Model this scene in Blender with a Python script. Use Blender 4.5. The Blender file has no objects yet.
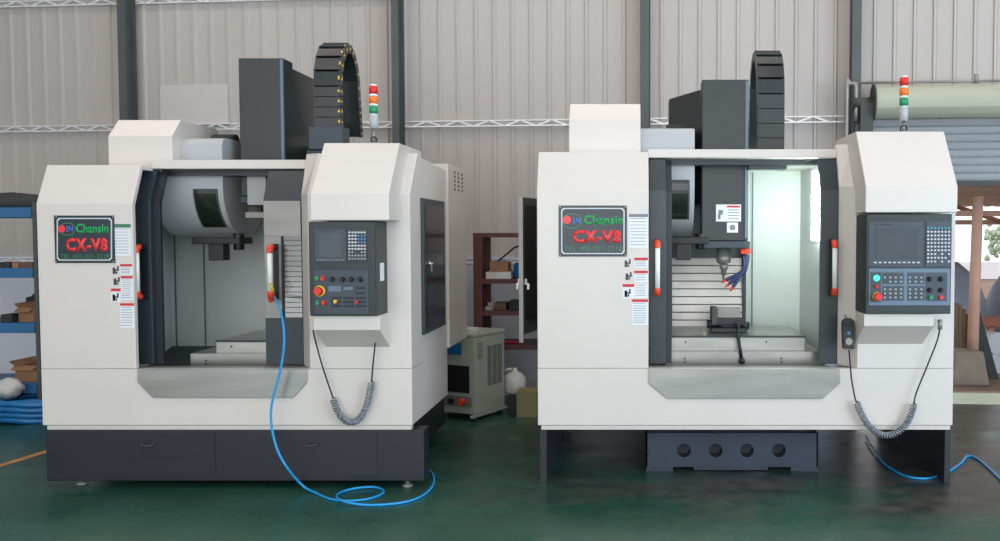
import bpy, bmesh, math, random
from mathutils import Vector, Matrix
random.seed(7)
SC = bpy.context.scene
COL = SC.collection
PI = math.pi

# ------------------------------------------------------------------ camera model
CAMZ = 1.6; TILT = math.radians(2.5); FPX = 880.0; CX, CY = 635.0, 270.5
ct, st = math.cos(TILT), math.sin(TILT)
def ray(px, py):
    u = (px-CX)/FPX; v = (CY-py)/FPX
    return Vector((u, ct+v*st, -st+v*ct))
def W(px, py, Y):
    d = ray(px, py); return Vector((0,0,CAMZ)) + d*(Y/d.y)
def X(px, Y, py=300): return W(px, py, Y).x
def Z(py, Y): return W(CX, py, Y).z
def FL(px, py, h=0.0):
    d = ray(px, py); return Vector((0,0,CAMZ)) + d*((h-CAMZ)/d.z)

cam = bpy.data.cameras.new('camera'); camo = bpy.data.objects.new('camera', cam); COL.objects.link(camo)
cam.sensor_width = 36; cam.lens = FPX*36/1000
cam.shift_x = -(CX-500)/1000.0; cam.shift_y = 0
camo.location = (0,0,CAMZ); camo.rotation_euler = (PI/2-TILT, 0, 0)
cam.clip_end = 200
SC.camera = camo

# ------------------------------------------------------------------ materials
def lin(c):
    c = c/255.0
    return c/12.92 if c <= .04045 else ((c+.055)/1.055)**2.4
def rgb(r,g,b): return (lin(r),lin(g),lin(b),1)
MATS = {}
def mat(name, col, rough=.5, metal=0.0, emit=0, var=0.06, scale=3.0, coat=0, bump=0.0, trans=0, aniso=None, spec=.5, stretch=(1,1,1)):
    m = bpy.data.materials.new(name); m.use_nodes = True
    nt = m.node_tree; b = nt.nodes['Principled BSDF']
    b.inputs['Roughness'].default_value = rough; b.inputs['Metallic'].default_value = metal
    b.inputs['Specular IOR Level'].default_value = spec
    if coat: b.inputs['Coat Weight'].default_value = coat; b.inputs['Coat Roughness'].default_value = .08
    if trans: b.inputs['Transmission Weight'].default_value = trans
    c = rgb(*col)
    tc = nt.nodes.new('ShaderNodeTexCoord'); mp = nt.nodes.new('ShaderNodeMapping'); mp.inputs['Scale'].default_value = stretch
    nt.links.new(tc.outputs['Object'], mp.inputs['Vector'])
    n = nt.nodes.new('ShaderNodeTexNoise'); n.inputs['Scale'].default_value = scale; n.inputs['Detail'].default_value = 5
    nt.links.new(mp.outputs['Vector'], n.inputs['Vector'])
    r = nt.nodes.new('ShaderNodeValToRGB')
    r.color_ramp.elements[0].position = .3; r.color_ramp.elements[1].position = .7
    r.color_ramp.elements[0].color = tuple(x*(1-var) for x in c[:3])+(1,)
    r.color_ramp.elements[1].color = tuple(min(1,x*(1+var)) for x in c[:3])+(1,)
    nt.links.new(n.outputs['Fac'], r.inputs['Fac']); nt.links.new(r.outputs['Color'], b.inputs['Base Color'])
    if emit:
        b.inputs['Emission Color'].default_value = c; b.inputs['Emission Strength'].default_value = emit
    if bump:
        bp = nt.nodes.new('ShaderNodeBump'); bp.inputs['Strength'].default_value = bump; bp.inputs['Distance'].default_value = .01
        nt.links.new(n.outputs['Fac'], bp.inputs['Height']); nt.links.new(bp.outputs['Normal'], b.inputs['Normal'])
    MATS[name] = m; return m
M = MATS
mat('cream', (212,204,197), .38, var=.02, coat=.15)
mat('cream_fold', (224,219,211), .38, var=.02)
mat('interior_white', (206,212,208), .4, var=.03)
mat('dark_door', (44,53,59), .38, var=.05, coat=.06)
mat('dark_box', (36,42,44), .35, var=.12, scale=5, coat=.08)
mat('base_dark', (34,37,44), .45, var=.08)
mat('cast_blue', (50,58,72), .5, var=.12)
mat('drum_grey', (176,178,180), .35, var=.03)
mat('window_dark', (34,40,32), .12, var=.1)
mat('steel', (172,172,168), .28, metal=.85, var=.12, scale=2.5, stretch=(1,1,6))
mat('steel_dull', (146,144,140), .42, metal=.45, var=.12, scale=4, stretch=(.6,1,3))
mat('way_cover', (176,172,168), .34, metal=.55, var=.15, scale=3)
mat('black', (22,23,25), .45, var=.1)
mat('black_gloss', (20,22,24), .15, var=.1)
mat('panel_dark', (33,41,44), .42, var=.05)
mat('panel_face', (54,65,75), .45, var=.04)
mat('panel_line', (96,114,134), .45, var=.02)
mat('panel_side', (38,43,45), .4, var=.05)
mat('screen', (52,64,72), .16, var=.12, scale=12)
mat('key_white', (206,210,214), .5, var=.03)
mat('key_teal', (60,160,170), .5, var=.03)
mat('key_blue', (70,130,180), .5, var=.03)
mat('key_grey', (150,156,160), .5, var=.03)
mat('red', (214,40,34), .35, var=.03)
mat('orange_red', (228,70,40), .35, var=.05)
mat('orange', (240,130,40), .3, var=.03)
mat('green', (20,140,90), .35, var=.03)
mat('green_lit', (60,255,190), .3, emit=1.4, var=.0)
mat('yellow', (226,190,50), .4, var=.04)
mat('white_plastic', (232,234,236), .4, var=.02)
mat('label_white', (226,228,230), .45, var=.02)
mat('label_ink', (120,124,132), .5, var=.05)
mat('label_red', (200,44,60), .45, var=.04)
mat('label_green', (50,120,80), .45, var=.04)
mat('sign_board', (44,55,60), .2, var=.05, spec=.35)
mat('sign_line', (200,206,212), .3, var=.02)
mat('sign_green', (30,170,90), .35, var=.03)
mat('sign_green_dim', (42,120,84), .35, var=.03)
mat('sign_red', (232,52,58), .35, var=.03)
mat('sign_blue', (70,120,200), .35, var=.03)
mat('hose_blue', (30,150,214), .35, var=.04)
mat('hose_dark_blue', (36,48,92), .4, var=.04)
mat('coil_wrap', (120,126,134), .22, var=.55, scale=60, coat=.6)
mat('rubber', (28,28,30), .6, var=.08)
mat('wall_sheet', (186,179,174), .55, var=.035, scale=1.2, stretch=(1,1,.3))
mat('wall_sheet_pale', (200,196,192), .5, var=.03)
mat('dado', (186,190,202), .7, var=.06, scale=2)
mat('galv', (232,234,236), .35, metal=.2, var=.08, scale=30)
mat('column', (78,85,86), .5, var=.08, scale=5)
mat('rack_blue', (50,110,160), .45, var=.1)
mat('rack_red', (88,44,42), .55, var=.15)
mat('carton', (158,118,86), .75, var=.12, scale=8)
mat('carton_dark', (110,84,66), .75, var=.15, scale=8)
mat('cloth_dark', (52,58,56), .85, var=.2, scale=8, bump=.5)
mat('plastic_blue', (26,110,170), .3, var=.2, scale=9)
mat('bag_white', (205,205,200), .5, var=.08, bump=.4, scale=12)
mat('chiller', (160,168,156), .45, var=.03)
mat('chiller_grille', (112,120,112), .5, var=.05)
mat('shutter', (160,166,170), .45, var=.05, scale=2, stretch=(.2,1,2))
mat('shutter_roll', (176,178,158), .5, var=.05, stretch=(.2,1,2))
mat('dark_metal', (70,74,70), .6, var=.15)
mat('concrete', (122,110,98), .85, var=.12, scale=8, bump=.4)
mat('pole_pink', (190,150,132), .7, var=.1)
mat('rust', (150,92,72), .8, var=.2, scale=9)
mat('wood', (120,92,72), .8, var=.25, scale=6, stretch=(6,6,.5))
mat('tarp', (136,142,156), .7, var=.15, scale=3, bump=.6)
mat('canopy', (216,196,178), .7, var=.15, scale=2)
mat('foliage', (176,196,170), .8, var=.3, scale=8)
mat('outer_wall', (232,232,236), .8, var=.04)
mat('ceiling_sheet', (190,192,194), .6, var=.03)
mat('floor_line', (206,140,84), .5, var=.15, scale=9)
mat('threshold', (190,200,180), .5, var=.12, scale=5)
mat('lamp_face', (228,248,240), .3, emit=85, var=0)
mat('skylight', (255,250,240), .3, emit=2.5, var=0)
mat('paper_yellow', (140,130,88), .7, var=.08)
mat('amber_plastic', (238,120,40), .25, var=.03)
def glassmat():
    m = bpy.data.materials.new('glass'); m.use_nodes = True; nt = m.node_tree
    for n in list(nt.nodes): nt.nodes.remove(n)
    o = nt.nodes.new('ShaderNodeOutputMaterial'); mx = nt.nodes.new('ShaderNodeMixShader')
    t = nt.nodes.new('ShaderNodeBsdfTransparent'); g = nt.nodes.new('ShaderNodeBsdfGlossy'); g.inputs['Roughness'].default_value = .05
    t.inputs['Color'].default_value = (.86,.9,.9,1)
    fr = nt.nodes.new('ShaderNodeFresnel'); fr.inputs['IOR'].default_value = 1.6
    nt.links.new(fr.outputs[0], mx.inputs[0]); nt.links.new(t.outputs[0], mx.inputs[1]); nt.links.new(g.outputs[0], mx.inputs[2]); nt.links.new(mx.outputs[0], o.inputs[0])
    M['glass'] = m
glassmat()
def floormat():
    m = bpy.data.materials.new('floor_paint'); m.use_nodes = True; nt = m.node_tree; b = nt.nodes['Principled BSDF']
    L = nt.links.new
    tc = nt.nodes.new('ShaderNodeTexCoord')
    def noise(sc, det=6, st=(1,1,1), dist=0):
        mp = nt.nodes.new('ShaderNodeMapping'); mp.inputs['Scale'].default_value = st; L(tc.outputs['Object'], mp.inputs['Vector'])
        n = nt.nodes.new('ShaderNodeTexNoise'); n.inputs['Scale'].default_value = sc; n.inputs['Detail'].default_value = det; n.inputs['Distortion'].default_value = dist
        L(mp.outputs[0], n.inputs['Vector']); return n
    def ramp(a, b_, ca=(0,0,0,1), cb=(1,1,1,1)):
        r = nt.nodes.new('ShaderNodeValToRGB'); e = r.color_ramp.elements
        e[0].position = a; e[1].position = b_; e[0].color = ca; e[1].color = cb; return r
    n1 = noise(1.1, 5); base = ramp(.35,.7, rgb(24,72,57), rgb(46,94,78)); L(n1.outputs[0], base.inputs[0])
    n2 = noise(1.3, 9, (1,2.2,1), .5); d = ramp(.40,.56); L(n2.outputs[0], d.inputs[0])
    # dirt gets heavier towards the right-hand machine, where chips and coolant are walked in
    sp = nt.nodes.new('ShaderNodeSeparateXYZ'); L(tc.outputs['Object'], sp.inputs[0])
    mr = nt.nodes.new('ShaderNodeMapRange'); mr.inputs['From Min'].default_value = -1.8; mr.inputs['From Max'].default_value = 1.6
    mr.inputs['To Min'].default_value = .12; mr.inputs['To Max'].default_value = 1.0; L(sp.outputs['X'], mr.inputs['Value'])
    my = nt.nodes.new('ShaderNodeMapRange'); my.inputs['From Min'].default_value = 4.7; my.inputs['From Max'].default_value = 5.25
    my.inputs['To Min'].default_value = .25; my.inputs['To Max'].default_value = 1.0; L(sp.outputs['Y'], my.inputs['Value'])
    mm = nt.nodes.new('ShaderNodeMath'); mm.operation = 'MULTIPLY'; L(mr.outputs[0], mm.inputs[0]); L(my.outputs[0], mm.inputs[1])
    ad = nt.nodes.new('ShaderNodeMath'); ad.operation = 'MULTIPLY_ADD'; ad.use_clamp = True
    L(d.outputs[0], ad.inputs[0]); L(mm.outputs[0], ad.inputs[1])
    m3 = nt.nodes.new('ShaderNodeMath'); m3.operation='MULTIPLY'; m3.inputs[1].default_value=.35; L(mm.outputs[0], m3.inputs[0]); L(m3.outputs[0], ad.inputs[2])
    n3 = noise(7, 6); dc = ramp(.35,.7, rgb(44,52,54), rgb(88,84,76)); L(n3.outputs[0], dc.inputs[0])
    mx = nt.nodes.new('ShaderNodeMixRGB'); L(ad.outputs[0], mx.inputs[0]); L(base.outputs[0], mx.inputs[1]); L(dc.outputs[0], mx.inputs[2])
    L(mx.outputs[0], b.inputs['Base Color'])
    rr = nt.nodes.new('ShaderNodeMapRange'); rr.inputs['To Min'].default_value = .16; rr.inputs['To Max'].default_value = .42
    L(n2.outputs[0], rr.inputs['Value']); L(rr.outputs[0], b.inputs['Roughness'])
    bp = nt.nodes.new('ShaderNodeBump'); bp.inputs['Strength'].default_value = .12; bp.inputs['Distance'].default_value = .01
    n4 = noise(9, 3); L(n4.outputs[0], bp.inputs['Height']); L(bp.outputs[0], b.inputs['Normal'])
    M['floor_paint'] = m
floormat()
def groundmat():
    mat('ground', (120,98,84), .9, var=.25, scale=2, bump=.5)
groundmat()

# ------------------------------------------------------------------ mesh helpers
class MB:
    def __init__(s, T=None): s.bm = bmesh.new(); s.T = T
    def _v(s, p):
        p = Vector(p)
        if s.T is not None: p = s.T @ p
        return s.bm.verts.new(p)
    def faces(s, pts, fs, smooth=False):
        vs = [s._v(p) for p in pts]
        for f in fs:
            try:
                ff = s.bm.faces.new([vs[i] for i in f]); ff.smooth = smooth
            except ValueError: pass
        return s
    def box(s, x0,x1,y0,y1,z0,z1):
        return s.faces([(x0,y0,z0),(x1,y0,z0),(x1,y1,z0),(x0,y1,z0),(x0,y0,z1),(x1,y0,z1),(x1,y1,z1),(x0,y1,z1)],
            [(0,3,2,1),(4,5,6,7),(0,1,5,4),(1,2,6,5),(2,3,7,6),(3,0,4,7)])
    def prism(s, A, B, smooth=False):
        """two matching outlines joined"""
        n = len(A)
        return s.faces(list(A)+list(B), [tuple(range(n))[::-1], tuple(range(n,2*n))]+[(i,(i+1)%n,n+(i+1)%n,n+i) for i in range(n)], smooth)
    def yz(s, prof, x0, x1):   # profile of (y,z) extruded along x
        return s.prism([(x0,y,z) for y,z in prof],[(x1,y,z) for y,z in prof])
    def xz(s, prof, y0, y1):
        return s.prism([(x,y0,z) for x,z in prof],[(x,y1,z) for x,z in prof])
    def xy(s, prof, z0, z1):
        return s.prism([(x,y,z0) for x,y in prof],[(x,y,z1) for x,y in prof])
    def cyl(s, p0, p1, r0, r1=None, n=24, caps=True):
        p0=Vector(p0); p1=Vector(p1); r1 = r0 if r1 is None else r1
        a=(p1-p0).normalized(); t=Vector((0,0,1)) if abs(a.z)<.9 else Vector((1,0,0))
        u=a.cross(t).normalized(); w=a.cross(u)
        pts=[]
        for p,r in ((p0,r0),(p1,r1)):
            for i in range(n):
                an=2*PI*i/n; pts.append(p+u*math.cos(an)*r+w*math.sin(an)*r)
        vs=[s._v(p) for p in pts]
        for i in range(n):
            f=s.bm.faces.new([vs[i],vs[(i+1)%n],vs[n+(i+1)%n],vs[n+i]]); f.smooth=True
        if caps:
            s.bm.faces.new(vs[:n][::-1]); s.bm.faces.new(vs[n:])
        return s
    def tube(s, pts, r, n=10, sub=0, closed=False):
        pts=[Vector(p) for p in pts]
        if sub: pts=spline(pts, sub, closed)
        rad = r if callable(r) else (lambda t: r)
        N=len(pts); rings=[]
        up=None
        for i,p in enumerate(pts):
            a=(pts[min(i+1,N-1)]-pts[max(i-1,0)])
            if a.length<1e-9: a=Vector((0,0,1))
            a.normalize()
            if up is None:
                t=Vector((0,0,1)) if abs(a.z)<.9 else Vector((1,0,0)); up=a.cross(t).normalized()
            up=(up-a*up.dot(a))
            if up.length<1e-6: up=a.orthogonal()
            up.normalize(); w=a.cross(up); rr=rad(i/max(1,N-1))
            rings.append([s._v(p+up*math.cos(2*PI*k/n)*rr+w*math.sin(2*PI*k/n)*rr) for k in range(n)])
        for i in range(N-1):
            for k in range(n):
                f=s.bm.faces.new([rings[i][k],rings[i][(k+1)%n],rings[i+1][(k+1)%n],rings[i+1][k]]); f.smooth=True
        s.bm.faces.new(rings[0][::-1]); s.bm.faces.new(rings[-1])
        return s
    def lathe(s, c, prof, n=24):   # prof (r,z) about vertical axis at c
        c=Vector(c); rings=[]
        for r,z in prof:
            rings.append([s._v(c+Vector((r*math.cos(2*PI*k/n), r*math.sin(2*PI*k/n), z))) for k in range(n)])
        for i in range(len(prof)-1):
            for k in range(n):
                f=s.bm.faces.new([rings[i][k],rings[i][(k+1)%n],rings[i+1][(k+1)%n],rings[i+1][k]]); f.smooth=True
        if prof[0][0]>1e-5: s.bm.faces.new(rings[0][::-1])
        if prof[-1][0]>1e-5: s.bm.faces.new(rings[-1])
        return s
    def ball(s, c, r, seg=16, squash=(1,1,1), jit=0):
        c=Vector(c); rows=[]
        nr=seg//2
        for i in range(nr+1):
            th=PI*i/nr; row=[]
            for k in range(seg):
                ph=2*PI*k/seg; j=1+jit*(random.random()-.5)
                row.append((c+Vector((r*math.sin(th)*math.cos(ph)*squash[0]*j, r*math.sin(th)*math.sin(ph)*squash[1]*j, r*math.cos(th)*squash[2]*j))))
            rows.append([s._v(p) for p in row])
        for i in range(nr):
            for k in range(seg):
                f=s.bm.faces.new([rows[i][k],rows[i+1][k],rows[i+1][(k+1)%seg],rows[i][(k+1)%seg]]); f.smooth=True
        bmesh.ops.remove_doubles(s.bm, verts=rows[0]+rows[-1], dist=1e-5)
        return s
def spline(P, sub, closed=False):
    out=[]; n=len(P)
    for i in range(n-1):
        p0=P[max(i-1,0)]; p1=P[i]; p2=P[i+1]; p3=P[min(i+2,n-1)]
        for k in range(sub):
            t=k/sub
            out.append(.5*((2*p1)+(p2-p0)*t+(2*p0-5*p1+4*p2-p3)*t*t+(3*p1-p0-3*p2+p3)*t**3))
    out.append(P[-1]); return out

def origin_of(parent):
    o=Vector((0,0,0)); p=parent
    while p is not None: o+=p.location; p=p.parent
    return o
def add(name, mb, material, parent=None, bevel=0, label=None, at=None):
    bmesh.ops.recalc_face_normals(mb.bm, faces=mb.bm.faces)
    if parent is not None: off=origin_of(parent)
    else:
        if at is None:
            vs=[v.co for v in mb.bm.verts]
            at=Vector(((min(v.x for v in vs)+max(v.x for v in vs))/2,(min(v.y for v in vs)+max(v.y for v in vs))/2,min(v.z for v in vs)))
        off=Vector(at)
    bmesh.ops.translate(mb.bm, vec=-off, verts=mb.bm.verts)
    me=bpy.data.meshes.new(name); mb.bm.to_mesh(me); mb.bm.free()
    mm = material if isinstance(material,(list,tuple)) else [material]
    for x in mm: me.materials.append(M[x] if isinstance(x,str) else x)
    o=bpy.data.objects.new(name, me); COL.objects.link(o)
    if parent is not None: o.parent=parent
    else: o.location=off
    if bevel:
        b=o.modifiers.new('bevel','BEVEL'); b.width=bevel; b.segments=2; b.limit_method='ANGLE'; b.angle_limit=math.radians(40)
    if label: o['label']=label
    return o
def thing(name, label, cat, loc, group=None):
    o=bpy.data.objects.new(name,None); o.empty_display_size=.1; COL.objects.link(o); o.location=loc
    o['label']=label; o['category']=cat
    if group: o['group']=group
    return o
def tag(o, label, cat, group=None):
    o['label']=label; o['category']=cat
    if group: o['group']=group
    return o
def struct(o): o['kind']='structure'; return o
def B(x0,x1,y0,y1,z0,z1): return MB().box(x0,x1,y0,y1,z0,z1)

def text(s, name, px0,px1,py0,py1, Y, material, parent, bold=.0, depth=.0015):
    cu=bpy.data.curves.new('t','FONT'); cu.body=s; cu.size=1; cu.offset=bold; cu.extrude=0; cu.resolution_u=3
    cu.space_character=1+bold*2.2; o=bpy.data.objects.new('t',cu); COL.objects.link(o)
    bpy.context.view_layer.update()
    dg=bpy.context.evaluated_depsgraph_get(); me=bpy.data.meshes.new_from_object(o.evaluated_get(dg))
    bpy.data.objects.remove(o); bpy.data.curves.remove(cu)
    xs=[v.co.x for v in me.vertices]; ys=[v.co.y for v in me.vertices]
    a,b,c,d=min(xs),max(xs),min(ys),max(ys)
    X0,X1=X(px0,Y,(py0+py1)/2),X(px1,Y,(py0+py1)/2); Z0,Z1=Z(py1,Y),Z(py0,Y)
    bm=bmesh.new(); bm.from_mesh(me); bpy.data.meshes.remove(me)
    for v in bm.verts:
        x=X0+(v.co.x-a)/(b-a)*(X1-X0); z=Z0+(v.co.y-c)/(d-c)*(Z1-Z0); v.co=(x,Y,z)
    g=bmesh.ops.extrude_face_region(bm, geom=bm.faces[:])
    for v in [e for e in g['geom'] if isinstance(e,bmesh.types.BMVert)]: v.co.y-=depth
    mb=MB(); mb.bm.free(); mb.bm=bm
    return add(name, mb, material, parent)
def rectpx(mb, px0,px1,py0,py1,Y,t):   # slab whose front face is at Y, thickness t backwards
    return mb.box(X(px0,Y,(py0+py1)/2),X(px1,Y,(py0+py1)/2),Y,Y+t,Z(py1,Y),Z(py0,Y))
def discpx(mb, px,py,Y,r,t,n=20):
    c=W(px,py,Y); return mb.cyl(c, c+Vector((0,t,0)), r, n=n)

# ================================================================== MACHINES
def machine(p):
    F=p['F']; G=F+.15
    root=thing('machining_center', p['label'], 'machine', (X((p['xl']+p['xr'])/2,F), F+.9, 0), 'vertical machining centers')
    xl=X(p['xl'],F); xr=X(p['xr'],F); xdl=X(p['xdl'],F)
    xcf=X(p['xcf'],F); xcd=X(p['xdr'],G)           # console column front corner, door-side corner
    zb=Z(430,F); zs=Z(p['seam'],F); zf=Z(p['fold'],F); zt=Z(p['top'],F+.11)
    zbt=Z(p['ctop'],F+.4)
    BK=F+1.04; BK2=F+1.72
    # --- left front panel with its sloping top
    prof=[(F,zs+.0008),(F,zf),(F+.11,zt),(F+.30,zt),(F+.30,zt-.03),(F+.13,zt-.03),(F+.035,zf-.01),(F+.035,zs+.0008)]
    add('front_panel', MB().yz(prof, xl, xdl), 'cream', root, .004)
    # --- apron below the seam, full width
    a=MB().box(xl,xr,F,F+.05,zb+.03,zs-.0008)
    add('front_apron', a, 'cream', root, .003)
    add('bottom_rail', B(xl+.02,xr-.01,F+.012,F+.06,zb,zb+.026), 'cream', root)
    # --- sides
    s=MB().yz([(F+.036,zb+.03),(F+.036,zf-.01),(F+.13,zt-.03),(BK2,zt-.03),(BK2,zb+.03)], xl, xl+.02)
    add('left_side_panel', s, 'cream', root)
    # console column (front right), chamfered towards the door
    zcf=Z(p['cfold'],F)
    lo=[(xcf,F),(xr,F),(xr,F+.30),(xcd,F+.30),(xcd,G)]
    hi=[(xcf,F+.2),(xr,F+.2),(xr,F+.30),(xcd,F+.30),(xcd,G+.10)]
    c=MB(); zcs=zs+.0008
    n=5
    pts=[(x,y,zcs) for x,y in lo]+[(x,y,zcf) for x,y in lo]+[(x,y,zbt) for x,y in hi]
    fs=[(4,3,2,1,0),(10,11,12,13,14)]
    for l in range(2):
        for i in range(n):
            fs.append((l*n+i,l*n+(i+1)%n,(l+1)*n+(i+1)%n,(l+1)*n+i))
    c.faces(pts,fs); add('console_column', c, 'cream', root, .004)
    # right side: body then rear electrical cabinet
    r=MB().yz([(F+.302,zb+.03),(F+.302,zbt-.02),(BK,zbt-.05),(BK,zb+.03)], xr-.03, xr-.002)
    r.yz([(F+.052,zb+.03),(F+.302,zb+.03),(F+.302,zs-.0008),(F+.052,zs-.0008)], xr-.03, xr-.002)
    add('right_side_panel', r, 'cream', root)
    cb=B(xr-.35, xr+.015, BK+.002, BK2, Z(337,BK2), zbt+.0)
    cab=add('electrical_cabinet', cb, 'cream', root, .006)
    for i in range(3):
        for k in range(5):
            yy=BK+.22+i*.14; zz=zbt-.04-k*.032
            add('vent_hole', B(xr+.014,xr+.0165,yy,yy+.045,zz-.018,zz), 'black', cab)
    # roof and header
    zh=Z(p['head_bot'],G+.1); zh2=Z(p['head_top'],G+.1)
    add('door_header', B(xdl, xcd, G+.08, G+.2, zh, zh2), 'cream', root, .004)
    add('header_track', B(xdl, xcd-.001, G+.2, G+.34, zh-.035, zh2-.02), 'dark_door', root)
    add('roof_panel', B(xl+.021, xdl, F+.3, F+1.25, zt-.03, zt), 'cream', root)
    # interior shell
    xiL=X(p['xiL'],G+.08); xiR=X(p['xiR'],G+.08)
    yb=F+1.15; zi0=Z(p['seam']+6,G); 
    w=MB().box(xiL-.02,xiL,G+.12,yb,zi0-.25,zt-.05)
    add('inner_left_wall', w, 'interior_white', root)
    w=MB().box(xiR,xiR+.02,G+.35 if False else F+.31,yb,zi0-.25,zt-.03); add('inner_right_wall', w, 'interior_white', root)
    w=MB().box(xiL-.02,xiR+.02,yb+.001,yb+.02,zi0-.25,zt-.02); add('inner_back_wall', w, 'interior_white', root)
    ft=MB(); 
    sx=(xiR-xiL)
    for q in p['seams']: add('wall_seam', B(X(q,yb)-.004,X(q,yb)+.004,yb-.008,yb,zi0-.2,zt-.06), 'panel_line', root)
    ft.bm.free()
    zfl=Z(346,yb)
    add('inner_floor', MB().yz([(G+.1,zi0-.20),(G+.1,zi0-.22),(yb,zfl-.02),(yb,zfl)], xiL, xiR), 'dark_door', root)
    hx1_=X(p['head'][1],F+.5,150); hx0_=X(p['head'][0],F+.5,150)
    add('shade_sheet', MB().box(hx1_+.03,xcd,G+.345,F+.66,zt-.05,zt-.035), 'cream', root)  # added sheets over the open top that block rooflight and dim the interior
    add('shade_sheet', MB().box(hx1_+.30,xcd+.25,F+.665,yb,zt-.05,zt-.035), 'cream', root)
    rb=MB().yz([(F+.06,zs-.03),(F+.06,zs-.0008),(G-.02,zs-.0008),(G+.1,zi0-.24),(G+.06,zi0-.24)], xiL, xiR)
    add('inner_front_slope', rb, 'steel_dull', root)
    # --- doors
    zd0=zs+.006; zdf=Z(p['dfold'],G); zdt=zh-.004
    def door(name, x0,x1, win=None):
        d=MB()
        t=.035
        pr=lambda za:[(G,za),(G,zdf),(G+.095,zdt),(G+.13,zdt),(G+.035,zdf-.01),(G+.035,za)]
        if win is None: d.yz(pr(zd0), x0, x1)
        else:
            wx0,wx1,wz0,wz1=win
            d.yz(pr(wz1), x0, x1); d.box(x0,wx0,G,G+t,wz0,wz1); d.box(wx1,x1,G,G+t,wz0,wz1); d.box(x0,x1,G,G+t,zd0,wz0)
        return add(name, d, 'dark_door', root, .003)
    dl=door('door', X(p['xdl'],G)+.003, X(p['dlr'],G), None)
    add('door_edge', MB().yz([(G+.037,zd0),(G+.037,zdf-.01),(G+.128,zdt-.01),(G+.152,zdt-.01),(G+.06,zdf-.02),(G+.06,zd0)], X(p['dlr'],G)-.012, X(p['dle'],G)), 'base_dark', dl)
    if p['side']=='L':
        dr=door('door', X(265,G), xcd-.003, (X(283,G),X(302,G),Z(318,G),Z(236,G)))
        add('door_plate', MB().box(X(265.5,G),X(302,G),G-.004,G-.001,Z(236,G),Z(201,G)), 'steel_dull', dr)
        add('door_plate', MB().box(X(265.5,G),X(282,G),G-.004,G-.001,Z(318,G),Z(236.3,G)), 'steel_dull', dr)
        add('window_pane', B(X(283,G),X(302,G),G+.012,G+.018,Z(318,G),Z(236,G)), 'glass', dr)
    else:
        dr=door('door', X(820,G), xcd-.003, None)
    # --- handles: white grip, red ends, dark arms reaching back to the door
    for (gx,gy0,gy1,dd,mir) in p['handles']:
        Yh=G-.10; xg=X(gx,Yh); za=Z(gy0,Yh); zc=Z(gy1,Yh)
        g=MB().tube([(xg,Yh,zc),(xg,Yh,za)], .016, n=14)
        h=add('door_handle', g, 'white_plastic', dl if dd=='l' else dr)
        for zz,sg in ((za,1),(zc,-1)):
            e=MB().tube([(xg,Yh,zz-.004*sg),(xg,Yh,zz+.010*sg),(xg,Yh+.012,zz+.026*sg),(xg,Yh+.03,zz+.031*sg)], .019, n=12, sub=4)
            add('handle_end', e, 'orange_red', h, label='red end cap')
            e=MB().tube([(xg,Yh+.03,zz+.031*sg),(xg,Yh+.07,zz+.034*sg),(xg,G+.002,zz+.025*sg)], .017, n=12, sub=4)
            add('handle_arm', e, 'black', h, label='black arm')
        add('handle_back', B(xg-.016,xg+.016,G-.012,G+.001,zc-.05,za+.05), 'black', h)
    # --- chip guard plate under the doors
    q=p['tray']; Yt=F-.012
    add('chip_guard', MB().xz([(X(a_,Yt,b_),Z(b_,Yt)) for a_,b_ in q], Yt, F-.001), 'steel', root, .002)
    # --- tool magazine cover and drum
    Ym=F+.32
    x0=X(p['mag'][0],Ym,140); x1=X(p['mag'][1],Ym,140); zm=Z(p['mag'][2],Ym); zm2=Z(p['mag'][3],Ym+.12)
    mc=add('magazine_cover', MB().yz([(Ym,zt-.0),(Ym,zm),(Ym+.12,zm2),(Ym+.62,zm2),(Ym+.74,zm2-.12),(Ym+.74,zt)], x0,x1), 'cream', root, .004)
    if p['side']=='L':
        add('cover_bolt', MB().cyl((x1-.001,Ym+.3,zm-.0),(x1+.006,Ym+.3,zm),.018), 'steel_dull', mc)
    R_=.33; Yd=F+.42+R_; zc=1.90; xd1=X(p['drum'][1],F+.42,200); xd0=xd1-.46
    prof=[(Yd-R_*math.cos(PI*i/24),zc-R_*math.sin(PI*i/24)) for i in range(25)]
    zt9=p['drumtop']; rc=.06
    prof+=[(Yd+R_-rc+rc*math.cos(PI/2*i/6),zt9-rc+rc*math.sin(PI/2*i/6)) for i in range(7)]
    prof+=[(Yd-R_+rc-rc*math.sin(PI/2*i/6),zt9-rc+rc*math.cos(PI/2*i/6)) for i in range(7)]
    d=MB(); n=len(prof)
    pts=[(xd0,y,z) for y,z in prof]+[(xd1,y,z) for y,z in prof]
    d.faces(pts,[tuple(range(n)),tuple(range(n,2*n))])
    pts2=[(xd0,y,z) for y,z in prof]+[(xd1,y,z) for y,z in prof]
    d.faces(pts2,[(i,(i+1)%n,n+(i+1)%n,n+i) for i in range(n)],True)
    tm=add('tool_magazine', d, 'drum_grey', root)
    # curved dark window on the drum
    wd=MB(); wx0=X(p['win'][0],F+.42,200); wx1=X(p['win'][1],F+.42,200)
    zz0=Z(p['win'][3],F+.42); zz1=Z(p['win'][2],F+.42)
    a0=math.asin(max(-1,(zz0-zc)/R_)); a1=math.asin(min(1,(zz1-zc)/R_))
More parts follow.
